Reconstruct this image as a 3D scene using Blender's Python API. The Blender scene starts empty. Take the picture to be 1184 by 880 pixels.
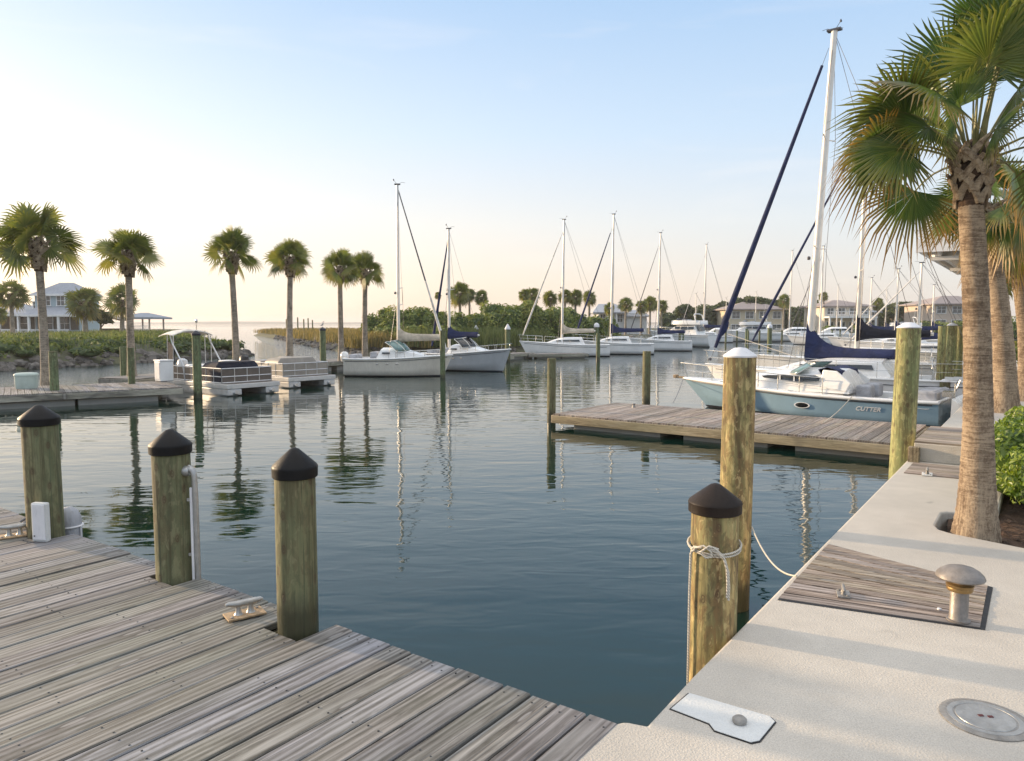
import bpy, bmesh, math, random
import numpy as np
from mathutils import Vector, Matrix, noise as mnoise

R = math.radians
PI = math.pi
scene = bpy.context.scene
col = scene.collection

# ------------------------------------------------------------------ camera
FPX = 855.0                       # focal length in photo pixels (1184 wide)
PITCH = math.atan(66 / FPX)
EYE = 2.35                        # metres above the water, 1.65 above the quay
cam_d = bpy.data.cameras.new('camera')
cam_d.sensor_width = 36.0
cam_d.lens = FPX / 1184 * 36.0
cam_d.clip_start = 0.05
cam_d.clip_end = 20000
cam = bpy.data.objects.new('camera', cam_d)
col.objects.link(cam)
cam.location = (0, 0, EYE)
cam.rotation_euler = (PI / 2 - PITCH, 0, 0)
scene.camera = cam

# ------------------------------------------------------------------ light
SUN_AZ = R(-64)                   # from straight ahead, to the left
SUN_EL = R(9.5)
SUN_POWER = 4.4
world = bpy.data.worlds.new('World')
scene.world = world
world.use_nodes = True
wn = world.node_tree
wn.nodes.clear()
w_out = wn.nodes.new('ShaderNodeOutputWorld')
w_bg = wn.nodes.new('ShaderNodeBackground')
w_sky = wn.nodes.new('ShaderNodeTexSky')
w_sky.sky_type = 'NISHITA'
w_sky.sun_disc = False
w_sky.sun_elevation = SUN_EL
w_sky.sun_rotation = SUN_AZ
w_sky.air_density = 1.0
w_sky.dust_density = 1.2
w_sky.ozone_density = 1.6
w_sky.altitude = 0
w_bg.inputs['Strength'].default_value = 0.15
# evening sky: the physical sky, paled by thin high haze that is peach at the horizon and glowing round the sun; the unseen zenith is brightened as added fill
def _wm(op, a, b=0.0, clamp=False):
    x = wn.nodes.new('ShaderNodeMath'); x.operation = op; x.use_clamp = clamp
    for i, v in enumerate((a, b)):
        if isinstance(v, (int, float)): x.inputs[i].default_value = v
        else: wn.links.new(v, x.inputs[i])
    return x.outputs[0]
def _wmix(f, a, b, mode='MIX'):
    x = wn.nodes.new('ShaderNodeMix'); x.data_type = 'RGBA'; x.blend_type = mode; x.clamp_factor = True
    for i, v in ((0, f), (6, a), (7, b)):
        if isinstance(v, tuple): x.inputs[i].default_value = (*v, 1)
        elif isinstance(v, (int, float)): x.inputs[i].default_value = v
        else: wn.links.new(v, x.inputs[i])
    return x.outputs[2]
w_tc = wn.nodes.new('ShaderNodeTexCoord')
w_dot = wn.nodes.new('ShaderNodeVectorMath'); w_dot.operation = 'DOT_PRODUCT'
w_dot.inputs[1].default_value = (math.sin(SUN_AZ), math.cos(SUN_AZ), 0.0)
wn.links.new(w_tc.outputs['Generated'], w_dot.inputs[0])
w_sep = wn.nodes.new('ShaderNodeSeparateXYZ'); wn.links.new(w_tc.outputs['Generated'], w_sep.inputs[0])
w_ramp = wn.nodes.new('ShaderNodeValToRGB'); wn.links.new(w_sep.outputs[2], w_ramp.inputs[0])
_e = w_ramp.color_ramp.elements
_stops = [(0.0, (.64, .495, .41)), (.05, (.66, .545, .465)), (.13, (.61, .585, .565)), (.24, (.46, .55, .655)), (.40, (.30, .435, .62)), (.62, (.62, .68, .80)), (.85, (1.15, 1.12, 1.08))]  # last stops: unseen overhead sky raised as added fill for deck and concrete
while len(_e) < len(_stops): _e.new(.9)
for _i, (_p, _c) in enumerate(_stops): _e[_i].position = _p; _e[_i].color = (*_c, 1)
w_glow = _wm('POWER', _wm('MAXIMUM', _wm('MULTIPLY', _wm('ADD', w_dot.outputs['Value'], .30), 1 / 1.30), 0.0), 4.5)
w_low = _wm('POWER', _wm('SUBTRACT', 1.0, _wm('ABSOLUTE', w_sep.outputs[2]), True), 1.6)
w_g2 = _wm('MULTIPLY', w_glow, w_low)
w_mp = wn.nodes.new('ShaderNodeMapping'); wn.links.new(w_tc.outputs['Generated'], w_mp.inputs['Vector']); w_mp.inputs['Scale'].default_value = (1.2, 1.2, 7.5)
w_nz = wn.nodes.new('ShaderNodeTexNoise'); wn.links.new(w_mp.outputs[0], w_nz.inputs['Vector']); w_nz.inputs['Scale'].default_value = 2.2; w_nz.inputs['Detail'].default_value = 6; w_nz.inputs['Roughness'].default_value = .55; w_nz.inputs['Distortion'].default_value = .6
w_cl = _wm('MULTIPLY', _wm('MULTIPLY', _wm('SUBTRACT', w_nz.outputs['Fac'], .52), 3.2, True), .32)
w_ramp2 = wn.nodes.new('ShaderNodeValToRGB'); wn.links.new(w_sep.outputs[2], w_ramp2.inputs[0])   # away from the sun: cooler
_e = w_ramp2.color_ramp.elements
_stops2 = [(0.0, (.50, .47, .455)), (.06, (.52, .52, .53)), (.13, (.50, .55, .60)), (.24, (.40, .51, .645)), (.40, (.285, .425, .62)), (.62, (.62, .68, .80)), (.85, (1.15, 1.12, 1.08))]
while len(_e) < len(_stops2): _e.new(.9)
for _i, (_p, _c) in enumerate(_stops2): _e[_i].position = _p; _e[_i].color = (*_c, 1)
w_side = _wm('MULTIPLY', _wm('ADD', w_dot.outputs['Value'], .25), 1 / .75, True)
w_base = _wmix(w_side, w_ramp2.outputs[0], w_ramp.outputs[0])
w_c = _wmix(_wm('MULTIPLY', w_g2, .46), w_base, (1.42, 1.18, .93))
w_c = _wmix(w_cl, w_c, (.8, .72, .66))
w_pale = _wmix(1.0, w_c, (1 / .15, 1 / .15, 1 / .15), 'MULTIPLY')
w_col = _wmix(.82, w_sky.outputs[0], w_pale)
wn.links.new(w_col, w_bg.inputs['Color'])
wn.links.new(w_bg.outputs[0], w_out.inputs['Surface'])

sun_d = bpy.data.lights.new('sun', 'SUN')
sun_d.energy = SUN_POWER
sun_d.angle = R(1.8)
sun_d.color = (1.0, 0.74, 0.47)
sun = bpy.data.objects.new('sun', sun_d)
col.objects.link(sun)
sdir = Vector((math.sin(SUN_AZ) * math.cos(SUN_EL), math.cos(SUN_AZ) * math.cos(SUN_EL), math.sin(SUN_EL)))
sun.rotation_euler = sdir.to_track_quat('Z', 'Y').to_euler()

scene.view_settings.view_transform = 'Standard'
scene.view_settings.look = 'None'
scene.view_settings.gamma = 1.0
scene.view_settings.use_curve_mapping = False
scene.view_settings.exposure = 0.72
scene.render.engine = 'CYCLES'
scene.cycles.use_denoising = True
scene.cycles.max_bounces = 8
scene.cycles.transparent_max_bounces = 12

# ------------------------------------------------------------------ surveying: photo pixel -> place
_F = Vector((0, math.cos(PITCH), -math.sin(PITCH)))
_U = Vector((0, math.sin(PITCH), math.cos(PITCH)))
_C = Vector((0, 0, EYE))
def _ray(u, v): return FPX * _F + (440 - v) * _U + Vector((u - 592, 0, 0))
def onz(u, v, z=0.0):
    d = _ray(u, v); return _C + d * ((z - EYE) / d.z)
def aty(u, v, y):
    d = _ray(u, v); return _C + d * (y / d.y)

# ------------------------------------------------------------------ materials
class NT:
    def __init__(s, name):
        s.m = bpy.data.materials.new(name); s.m.use_nodes = True
        s.t = s.m.node_tree; s.t.nodes.clear()
        s.out = s.t.nodes.new('ShaderNodeOutputMaterial')
        s.b = s.t.nodes.new('ShaderNodeBsdfPrincipled')
        s.t.links.new(s.b.outputs[0], s.out.inputs[0])
        s._co = None
    def n(s, typ, **kw):
        x = s.t.nodes.new(typ)
        for k, v in kw.items():
            if hasattr(x, k) and not k.startswith('i_'): setattr(x, k, v)
        return x
    def l(s, a, b): s.t.links.new(a, b)
    def set(s, inp, v):
        if hasattr(v, 'links') or isinstance(v, bpy.types.NodeSocket): s.l(v, inp)
        else: inp.default_value = v
    def co(s, scale=(1, 1, 1), off=None, kind='Object'):
        tc = s._co or s.n('ShaderNodeTexCoord'); s._co = tc
        mp = s.n('ShaderNodeMapping'); s.l(tc.outputs[kind], mp.inputs['Vector'])
        mp.inputs['Scale'].default_value = scale
        if off is not None:
            cb = s.n('ShaderNodeCombineXYZ')
            for i in range(3): s.l(off, cb.inputs[i])
            s.l(cb.outputs[0], mp.inputs['Location'])
        return mp.outputs[0]
    def noise(s, vec, scale=1.0, detail=4, rough=.55, dist=0.0):
        x = s.n('ShaderNodeTexNoise'); s.l(vec, x.inputs['Vector'])
        x.inputs['Scale'].default_value = scale; x.inputs['Detail'].default_value = detail
        x.inputs['Roughness'].default_value = rough; x.inputs['Distortion'].default_value = dist
        return x.outputs['Fac']
    def wave(s, vec, scale=1.0, dist=0.0, detail=2, dscale=1.0, bands='X'):
        x = s.n('ShaderNodeTexWave'); s.l(vec, x.inputs['Vector']); x.bands_direction = bands
        x.inputs['Scale'].default_value = scale; x.inputs['Distortion'].default_value = dist
        x.inputs['Detail'].default_value = detail; x.inputs['Detail Scale'].default_value = dscale
        return x.outputs['Fac']
    def voro(s, vec, scale=1.0, feature='F1', out='Distance', dim='3D'):
        x = s.n('ShaderNodeTexVoronoi'); x.voronoi_dimensions = dim; x.feature = feature; s.l(vec, x.inputs['Vector'])
        x.inputs['Scale'].default_value = scale
        return x.outputs[out]
    def ramp(s, fac, stops, interp='LINEAR'):
        x = s.n('ShaderNodeValToRGB'); x.color_ramp.interpolation = interp
        e = x.color_ramp.elements
        while len(e) > 1: e.remove(e[0])
        for i, (p, c) in enumerate(stops):
            if not hasattr(c, '__len__'): c = (c, c, c)
            if i == 0: e[0].position = p; q = e[0]
            else: q = e.new(p)
            q.color = (*c[:3], 1)
        s.set(x.inputs[0], fac)
        return x.outputs[0]
    def mix(s, fac, a, b, mode='MIX'):
        x = s.n('ShaderNodeMix'); x.data_type = 'RGBA'; x.blend_type = mode
        s.set(x.inputs['Factor'], fac)
        for i, v in ((6, a), (7, b)):
            if isinstance(v, (tuple, list)): v = (*v[:3], 1)
            s.set(x.inputs[i], v)
        return x.outputs[2]
    def math(s, op, a, b=0.0, clamp=False):
        x = s.n('ShaderNodeMath'); x.operation = op; x.use_clamp = clamp
        s.set(x.inputs[0], a); s.set(x.inputs[1], b)
        return x.outputs[0]
    def attr(s, name, out='Fac'):
        x = s.n('ShaderNodeAttribute'); x.attribute_name = name; return x.outputs[out]
    def objrand(s):
        return s.n('ShaderNodeObjectInfo').outputs['Random']
    def sepz(s, vec, i=2):
        x = s.n('ShaderNodeSeparateXYZ'); s.l(vec, x.inputs[0]); return x.outputs[i]
    def bump(s, h, strength=.3, dist=.01, normal=None):
        x = s.n('ShaderNodeBump'); s.l(h, x.inputs['Height'])
        x.inputs['Strength'].default_value = strength; x.inputs['Distance'].default_value = dist
        if normal is not None: s.l(normal, x.inputs['Normal'])
        return x.outputs[0]
    def fin(s, color=None, rough=None, metal=None, normal=None, spec=None):
        for k, v in (('Base Color', color), ('Roughness', rough), ('Metallic', metal), ('Normal', normal), ('Specular IOR Level', spec)):
            if v is None: continue
            if isinstance(v, (tuple, list)): v = (*v[:3], 1)
            s.set(s.b.inputs[k], v)
        return s.m

def m_plain(name, c, rough=.45, metal=0.0, var=.12, scale=3.0, bump=0.0, bscale=60, dirt=.12, spec=None):
    """paint, gelcoat, cloth, metal: a base colour with soft unevenness and small dirt"""
    s = NT(name); v = s.co()
    n1 = s.noise(v, scale, 5, .6)
    c2 = tuple(max(0, x * (1 - var * 2)) for x in c); c1 = tuple(min(1, x * (1 + var)) for x in c)
    k = s.ramp(n1, [(.3, c2), (.7, c1)])
    n2 = s.noise(s.co((1, 1, .25)), scale * 6, 6, .7)
    k = s.mix(s.ramp(n2, [(.56, 0), (.75, dirt * 3)]), k, tuple(x * .45 + .01 for x in c))
    rg = s.ramp(n2, [(.3, max(.02, rough - .08)), (.7, min(1, rough + .12))])
    nb = s.bump(s.noise(v, bscale, 4, .6), bump, .01) if bump else None
    return s.fin(k, rg, metal, nb, spec)

def m_deck(name, c_dark, c_mid, c_light, green=.3):
    """weathered planks: x runs along a plank, 'rnd' differs from plank to plank"""
    s = NT(name); rnd = s.attr('rnd')
    off = s.math('MULTIPLY', rnd, 57.0)
    warp = s.noise(s.co((1.3, 5, 5), off), 1.0, 3)
    wz = s.noise(s.co((.8, 3, 3), off), 1.0, 3)
    g1 = s.noise(s.co((1.5, 19, 19), off), 1.0, 6, .68, 2.2)
    g2 = s.noise(s.co((4.5, 75, 75), off), 1.0, 4, .65, 1.2)
    w = s.n('ShaderNodeTexWave'); w.bands_direction = 'Y'
    s.l(s.co((.16, 6.0, 1), off), w.inputs['Vector'])
    w.inputs['Scale'].default_value = 1.3; w.inputs['Distortion'].default_value = 11
    w.inputs['Detail'].default_value = 3; w.inputs['Detail Scale'].default_value = .9
    g = s.math('ADD', s.math('MULTIPLY', g1, .50), s.math('ADD', s.math('MULTIPLY', g2, .16), s.math('ADD', s.math('MULTIPLY', w.outputs['Fac'], .12), s.math('MULTIPLY', wz, .25))))
    k = s.ramp(g, [(.38, c_dark), (.475, c_mid), (.575, c_light), (.68, tuple(min(1, x * 1.45) for x in c_light))])
    # plank to plank tone
    tone = s.ramp(rnd, [(0, (.58, .56, .54)), (.2, (.90, .90, .80)), (.4, (1.05, .99, .94)), (.6, (.74, .73, .74)), (.8, (.98, 1.0, 1.06)), (1, (1.22, 1.18, 1.12))])
    k = s.mix(1.0, k, tone, 'MULTIPLY')
    # algae blotches, pale worn blotches
    big = s.noise(s.co((.7, 1.6, 1)), 1.0, 4, .6)
    k = s.mix(s.math('MULTIPLY', s.ramp(big, [(.45, 0), (.68, 1)]), green), k, (.16, .19, .10))
    k = s.mix(s.ramp(warp, [(.58, 0), (.8, .45)]), k, (.34, .335, .325))
    # knots
    vd = s.voro(s.co((1.0, 5.0, 1), off), 1.0, dim='2D')
    kn = s.ramp(vd, [(.015, .9), (.04, .4), (.055, 1), (.09, .35), (.16, .0)])
    k = s.mix(s.math('MULTIPLY', kn, .7), k, (.055, .046, .04))
    k = s.mix(s.ramp(vd, [(.04, .55), (.06, 0)]), k, (.33, .32, .31))
    # cracks
    ck = s.noise(s.co((.7, 30, 1), off), 1.0, 2, .5, .8)
    ckm = s.ramp(ck, [(.33, 1), (.365, 0)])
    k = s.mix(s.math('MULTIPLY', ckm, .5), k, (.045, .04, .038))
    h = s.math('SUBTRACT', g, s.math('MULTIPLY', ckm, .8))
    h = s.math('SUBTRACT', h, s.math('MULTIPLY', kn, .3))
    return s.fin(k, s.ramp(g, [(.3, .85), (.7, .62)]), None, s.bump(h, .45, .004))

def m_pile(name, tint=(1, 1, 1), wet=0.42, soft=.6):
    """treated pine piling: vertical streaks of green and tan, knots, dark wet foot"""
    s = NT(name); rnd = s.objrand(); off = s.math('MULTIPLY', rnd, 40.0)
    st = s.noise(s.co((7, 7, .55), off), 1.0, 5, .62, .6)
    fine = s.noise(s.co((42, 42, 1.6), off), 1.0, 5, .65, .3)
    big = s.noise(s.co((2.2, 2.2, .5), off), 1.0, 3, .5)
    k = s.ramp(st, [(.36, (.075, .055, .03)), (.44, (.135, .125, .065)), (.51, (.19, .18, .095)), (.57, (.25, .205, .11)), (.66, (.36, .28, .15))])
    mott = s.noise(s.co((13, 13, 4.5), off), 1.0, 5, .65, 1.0)
    k = s.mix(s.math('MULTIPLY', s.ramp(mott, [(.49, 0), (.53, 1)]), .62), k, (.125, .08, .042))
    m2 = s.noise(s.co((20, 20, 9), off), 1.0, 4, .65, .5)
    k = s.mix(s.math('MULTIPLY', s.ramp(m2, [(.55, 0), (.60, 1)]), .5), k, (.38, .33, .20))
    k = s.mix(s.math('MULTIPLY', s.ramp(m2, [(.38, 1), (.44, 0)]), .6), k, (.06, .055, .03))
    vck = s.noise(s.co((24, 24, .45), off), 1.0, 2, .5, .6)
    k = s.mix(s.math('MULTIPLY', s.ramp(vck, [(.33, 1), (.37, 0)]), .85), k, (.028, .022, .014))
    k = s.mix(s.math('MULTIPLY', s.ramp(big, [(.42, 0), (.62, 1)]), .6), k, (.17, .21, .115))
    k = s.mix(s.math('MULTIPLY', s.ramp(fine, [(.38, 1), (.5, 0)]), .7), k, (.09, .08, .04))
    k = s.mix(1.0, k, tint, 'MULTIPLY')
    oc = s.n('ShaderNodeSeparateXYZ'); s.l(s.co(), oc.inputs[0])
    ac = s.n('ShaderNodeCombineXYZ'); s.l(s.math('ADD', s.math('MULTIPLY', s.math('ARCTAN2', oc.outputs[1], oc.outputs[0]), .95), off), ac.inputs[0]); s.l(s.math('ADD', s.math('MULTIPLY', oc.outputs[2], 4.0), off), ac.inputs[1])
    vd = s.voro(ac.outputs[0], 1.0, dim='2D')
    kn = s.ramp(vd, [(.02, .9), (.05, .35), (.075, 1), (.11, .4), (.18, 0)])
    k = s.mix(s.math('MULTIPLY', kn, .8), k, (.075, .042, .022))
    z = s.sepz(s.co())
    zz = s.math('ADD', z, s.math('MULTIPLY', s.math('SUBTRACT', st, .5), .35))
    wetm = s.ramp(s.math('DIVIDE', zz, 1.0), [(0, 1), (wet * soft, .95), (wet, 0)])
    k = s.mix(s.math('MULTIPLY', wetm, .85), k, (.030, .030, .016))
    h = s.math('ADD', s.math('MULTIPLY', st, .5), s.math('ADD', s.math('MULTIPLY', mott, .4), s.math('SUBTRACT', s.math('MULTIPLY', fine, .6), s.math('MULTIPLY', kn, .3))))
    return s.fin(k, s.math('SUBTRACT', .8, s.math('MULTIPLY', wetm, .45)), None, s.bump(h, .7, .012))

def m_concrete(name, c=(.55, .505, .44), speck=1.0):
    s = NT(name); v = s.co()
    big = s.noise(v, .8, 4, .6); mid = s.noise(v, 6, 5, .6); fine = s.noise(v, 150, 3, .7); sp = s.voro(v, 95)
    k = s.ramp(big, [(.3, tuple(x * .84 for x in c)), (.7, tuple(min(1, x * 1.07) for x in c))])
    k = s.mix(s.ramp(mid, [(.35, .28), (.6, 0)]), k, tuple(x * .72 for x in c))
    k = s.mix(s.ramp(fine, [(.40, .42 * speck), (.52, 0)]), k, tuple(x * .5 for x in c))
    k = s.mix(s.ramp(fine, [(.56, 0), (.7, .35 * speck)]), k, (.78, .76, .70))
    spot = s.noise(v, 3.2, 2, .5, .3)
    k = s.mix(s.ramp(spot, [(.70, 0), (.78, .5)]), k, (.20, .19, .17))
    h = s.math('ADD', s.math('MULTIPLY', fine, .6), s.math('ADD', s.math('MULTIPLY', mid, .5), s.math('MULTIPLY', sp, .4)))
    return s.fin(k, .82, None, s.bump(h, .75, .006))

def m_leaf(name, c1, c2, c3, scale=2.0, brown=0.0, trans=.3, rough=.5, brownc=(.30, .16, .055)):
    """leaves: clumps of light and dark, brown tips where 'tip' is high on old fronds ('age')"""
    s = NT(name); v = s.co()
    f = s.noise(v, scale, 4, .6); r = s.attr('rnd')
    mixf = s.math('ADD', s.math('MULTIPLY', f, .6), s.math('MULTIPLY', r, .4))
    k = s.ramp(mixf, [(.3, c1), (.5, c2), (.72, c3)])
    if brown:
        tip = s.attr('tip'); age = s.attr('age')
        b = s.math('MULTIPLY', s.ramp(tip, [(.45, 0), (.85, 1)]), s.math('ADD', .12, s.math('MULTIPLY', age, brown)), True)
        k = s.mix(b, k, brownc)
    s.fin(k, rough, None, None, .4)
    tr = s.n('ShaderNodeBsdfTranslucent'); s.l(s.mix(1, k, (1.35, 1.35, .60), 'MULTIPLY'), tr.inputs[0])
    mx = s.n('ShaderNodeMixShader'); mx.inputs[0].default_value = trans
    s.l(s.b.outputs[0], mx.inputs[1]); s.l(tr.outputs[0], mx.inputs[2]); s.l(mx.outputs[0], s.out.inputs[0])
    return s.m

def m_bark(name, c1=(.19, .135, .085), c2=(.40, .31, .21), ring=26, zmix=1.0):
    """palm bark: upright fissures low down, finer level ring scars higher up"""
    s = NT(name); rnd = s.math('MULTIPLY', s.objrand(), 30.0)
    z = s.sepz(s.co())
    fis = s.noise(s.co((30, 30, 5), rnd), 1.0, 6, .7, 1.0)
    scar = s.noise(s.co((5, 5, ring * 3.2), rnd), 1.0, 5, .7, 1.2)
    fib = s.noise(s.co((60, 60, 60), rnd), 1.0, 4, .7, .5)
    bl = s.noise(s.co((4, 4, 2.5), rnd), 1.0, 5, .65, .5)
    up = s.ramp(s.math('ADD', z, s.math('MULTIPLY', bl, .8)), [(.55 * zmix, .12), (1.0, .75)])
    w = s.mix(up, fis, scar)
    g = s.math('ADD', s.math('MULTIPLY', w, .55), s.math('ADD', s.math('MULTIPLY', fib, .22), s.math('MULTIPLY', bl, .30)))
    k = s.ramp(g, [(.40, tuple(x * .4 for x in c1)), (.49, c1), (.58, c2), (.68, tuple(x * 1.25 for x in c2))])
    return s.fin(k, .9, None, s.bump(g, 1.0, .02))

def m_ground(name, c1, c2, c3, scale=.6, bump=.6):
    s = NT(name); v = s.co()
    a = s.noise(v, scale, 6, .65); b = s.noise(v, scale * 14, 5, .7)
    k = s.ramp(s.math('ADD', s.math('MULTIPLY', a, .55), s.math('MULTIPLY', b, .45)), [(.36, c1), (.5, c2), (.64, c3)])
    return s.fin(k, .95, None, s.bump(b, bump, .04))

def m_siding(name, c, lap=7.0):
    s = NT(name); v = s.co()
    w = s.wave(s.co(), lap, 0, 0, 0, 'Z'); n = s.noise(v, .8, 5, .6)
    k = s.ramp(n, [(.3, tuple(x * .82 for x in c)), (.7, c)])
    k = s.mix(s.ramp(w, [(0, .35), (.15, 0)]), k, tuple(x * .5 for x in c))
    return s.fin(k, .7, None, s.bump(w, .3, .02))

def m_roof(name, c, scale=5.0):
    s = NT(name)
    a = s.noise(s.co((1, 1, 3)), scale, 5, .7); b = s.noise(s.co(), .5, 3)
    w = s.wave(s.co(), 4.0, .6, 2, 3, 'Z')
    k = s.ramp(a, [(.3, tuple(x * .7 for x in c)), (.7, tuple(x * 1.15 for x in c))])
    k = s.mix(s.ramp(b, [(.45, 0), (.7, .35)]), k, tuple(x * .6 for x in c))
    k = s.mix(s.ramp(w, [(0, .4), (.2, 0)]), k, tuple(x * .6 for x in c))
    return s.fin(k, .8, None, s.bump(w, .3, .03))

def m_glass(name, c=(.03, .045, .05), rough=.06):
    s = NT(name); v = s.co()
    n = s.noise(v, 2.5, 3)
    s.fin(s.ramp(n, [(.35, tuple(x * .6 for x in c)), (.7, tuple(x * 1.4 for x in c))]), s.ramp(n, [(.3, rough), (.8, rough * 2.2)]), None, None, .8)
    return s.m

def m_canvas(name, c):
    s = NT(name); v = s.co()
    f = s.noise(v, 2.6, 5, .65, .6); wv = s.noise(v, 160, 2)
    k = s.ramp(f, [(.3, tuple(x * .6 for x in c)), (.7, tuple(x * 1.3 for x in c))])
    h = s.math('ADD', s.math('MULTIPLY', f, 1.0), s.math('MULTIPLY', wv, .06))
    return s.fin(k, .85, None, s.bump(h, .8, .06))

def m_rope(name, c):
    s = NT(name); w = s.wave(s.co((1, 1, 1)), 40, 1.5, 1, 2, 'DIAGONAL')
    k = s.ramp(w, [(.1, tuple(x * .55 for x in c)), (.6, c)])
    return s.fin(k, .9, None, s.bump(w, .6, .004))

def m_water(name):
    s = NT(name); tc = s.n('ShaderNodeTexCoord')
    def mp(sc, rot):
        m = s.n('ShaderNodeMapping'); s.l(tc.outputs['Object'], m.inputs['Vector'])
        m.inputs['Scale'].default_value = sc; m.inputs['Rotation'].default_value = (0, 0, rot)
        return m.outputs[0]
    a = s.noise(mp((.55, 1.5, 1), R(8)), 1.0, 1.5, .45, .5)       # slow rolls, about a metre long
    b = s.noise(mp((2.2, 5.2, 1), R(-12)), 1.0, 1, .5, .6)      # ripples
    c = s.noise(mp((7, 15, 1), R(20)), 1.0, 3, .55)             # fine wind ripples
    wind = s.noise(mp((.05, .09, 1), 0), 1.0, 3, .5)            # cat's paws
    windm = s.ramp(wind, [(.38, .45), (.62, 1)])
    # the open bay beyond the left docks is choppier than the sheltered basin
    sx = s.n('ShaderNodeSeparateXYZ'); s.l(tc.outputs['Object'], sx.inputs[0])
    bay = s.math('MULTIPLY', s.math('SUBTRACT', s.math('MULTIPLY', sx.outputs[0], -1.0), s.math('SUBTRACT', 26.0, s.math('MULTIPLY', sx.outputs[1], .43))), .12, True)
    basin = s.math('ADD', s.math('MULTIPLY', a, .0125), s.math('ADD', s.math('MULTIPLY', s.math('MULTIPLY', b, windm), .0066), s.math('MULTIPLY', s.math('MULTIPLY', c, windm), .0006)))
    chop = s.math('MULTIPLY', s.math('MULTIPLY', s.noise(mp((2.2, 3.4, 1), R(30)), 1.0, 4, .6), .06), bay)
    h = s.math('ADD', basin, chop)
    nb = s.n('ShaderNodeBump'); s.l(h, nb.inputs['Height'])
    nb.inputs['Strength'].default_value = 1.0; nb.inputs['Distance'].default_value = 1.0
    depth = s.noise(mp((.12, .16, 1), 0), 1.0, 3)
    k = s.ramp(depth, [(.35, (.0005, .0135, .0095)), (.65, (.0010, .0185, .0130))])
    s.fin(k, .015, None, nb.outputs[0])
    s.b.inputs['IOR'].default_value = 1.46
    return s.m

M = {}
M['deck'] = m_deck('weathered deck planks', (.068, .063, .061), (.142, .134, .132), (.252, .243, .245), .14)
M['deck_brown'] = m_deck('brown dock planks', (.12, .09, .07), (.25, .20, .165), (.37, .31, .265), .12)
M['beam'] = m_deck('dock beams', (.12, .09, .055), (.30, .24, .15), (.44, .36, .24), .25)
M['beam_grey'] = m_deck('grey dock beams', (.10, .095, .085), (.23, .225, .20), (.36, .35, .31), .25)
M['pile'] = m_pile('green tan piling wood', (.80, .79, .74), .38)  # tint darkened: shade on the left pilings put into the colour
M['pile_sunlit'] = m_pile('sunlit pine piling wood', (1.62, 1.47, 1.17), .28)  # tint raised: warm sunlight put into the wood colour
M['pile_wet'] = m_pile('green tan piling wood, wet foot', (.86, .82, .75), .96, .86)  # wet foot, plus the same shade-darkened tint as its neighbours
M['pile_green_lit'] = m_pile('sunlit green piling wood', (1.35, 1.42, 1.12), .28)  # brighter tint paints sunlight onto the green wood
M['pile_green'] = m_pile('green piling wood', (.72, .90, .80), .22)
M['black_cap'] = m_plain('black rubber cap', (.006, .006, .007), .5, 0, .2, 8, .15, 90, .12, .22)
M['brown_cap'] = m_plain('dark brown rubber cap', (.020, .013, .010), .5, 0, .2, 8, .15, 90, .12, .22)
M['white_cap'] = m_plain('white plastic cap', (.70, .70, .72), .45, 0, .06, 6)
M['concrete'] = m_concrete('quay concrete')
M['concrete_grey'] = m_concrete('grey float concrete', (.30, .29, .26))
M['plate'] = m_concrete('pale cover plate', (.66, .67, .66), .35)
M['iron'] = m_plain('grey cast iron', (.30, .285, .265), .5, .35, .2, 14, .5, 60)
M['galv'] = m_plain('galvanised metal', (.44, .44, .43), .42, .7, .12, 18, .2, 80)
M['rust_plate'] = m_plain('rusty tan plate', (.38, .27, .16), .7, .1, .2, 18, .4, 70, .3)
M['bronze'] = m_plain('dull bronze metal', (.24, .215, .195), .45, .35, .15, 20, .2, 90)
M['brass'] = m_plain('aged brass', (.32, .21, .09), .4, .75, .15, 20, .2)
M['white'] = m_plain('white gelcoat', (.80, .80, .79), .22, 0, .05, 1.5, 0, 60, .06)
M['cream'] = m_plain('cream gelcoat', (.74, .69, .60), .25, 0, .05, 1.5, 0, 60, .06)
M['blue_hull'] = m_plain('blue gelcoat', (.25, .375, .475), .16, 0, .06, 1.2, 0, 60, .06)
M['grey_hull'] = m_plain('pale grey gelcoat', (.42, .45, .48), .22, 0, .06, 1.5)
M['navy_paint'] = m_plain('dark antifouling', (.012, .016, .030), .5, 0, .2, 4)
M['navy'] = m_canvas('navy canvas', (.010, .020, .078))
M['navy_dark'] = m_canvas('dark navy vinyl', (.010, .013, .028))
M['beige'] = m_canvas('beige canvas', (.55, .48, .38))
M['sailcloth'] = m_canvas('white sailcloth', (.70, .67, .62))
M['grey_vinyl'] = m_canvas('grey vinyl', (.36, .37, .40))
M['alu'] = m_plain('brushed aluminium', (.62, .62, .62), .35, .6, .08, 6)
M['white_alu'] = m_plain('painted aluminium', (.62, .61, .59), .35, .15, .08, 4, 0, 60, .15)
M['mast'] = m_plain('white mast paint', (.72, .70, .66), .32, .1, .06, 2.5)
M['steel'] = m_plain('stainless steel', (.62, .62, .60), .2, .9, .05, 10)
M['wire'] = m_plain('dark rigging wire', (.10, .10, .11), .4, .6, .1, 20)
M['glass'] = m_glass('dark tinted glass', (.018, .022, .026))
M['green_glass'] = m_glass('green tinted glass', (.12, .21, .20), .05)
M['window_glass'] = m_glass('house window glass', (.06, .075, .085), .06)
M['black'] = m_plain('black plastic', (.015, .015, .016), .45)
M['dark_red'] = m_plain('dark red fender', (.10, .018, .020), .5)
M['mint'] = m_plain('pale mint plastic', (.46, .54, .49), .45, 0, .06, 4)
M['taupe'] = m_plain('taupe fence panel', (.135, .112, .095), .45, 0, .1, 3)
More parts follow.
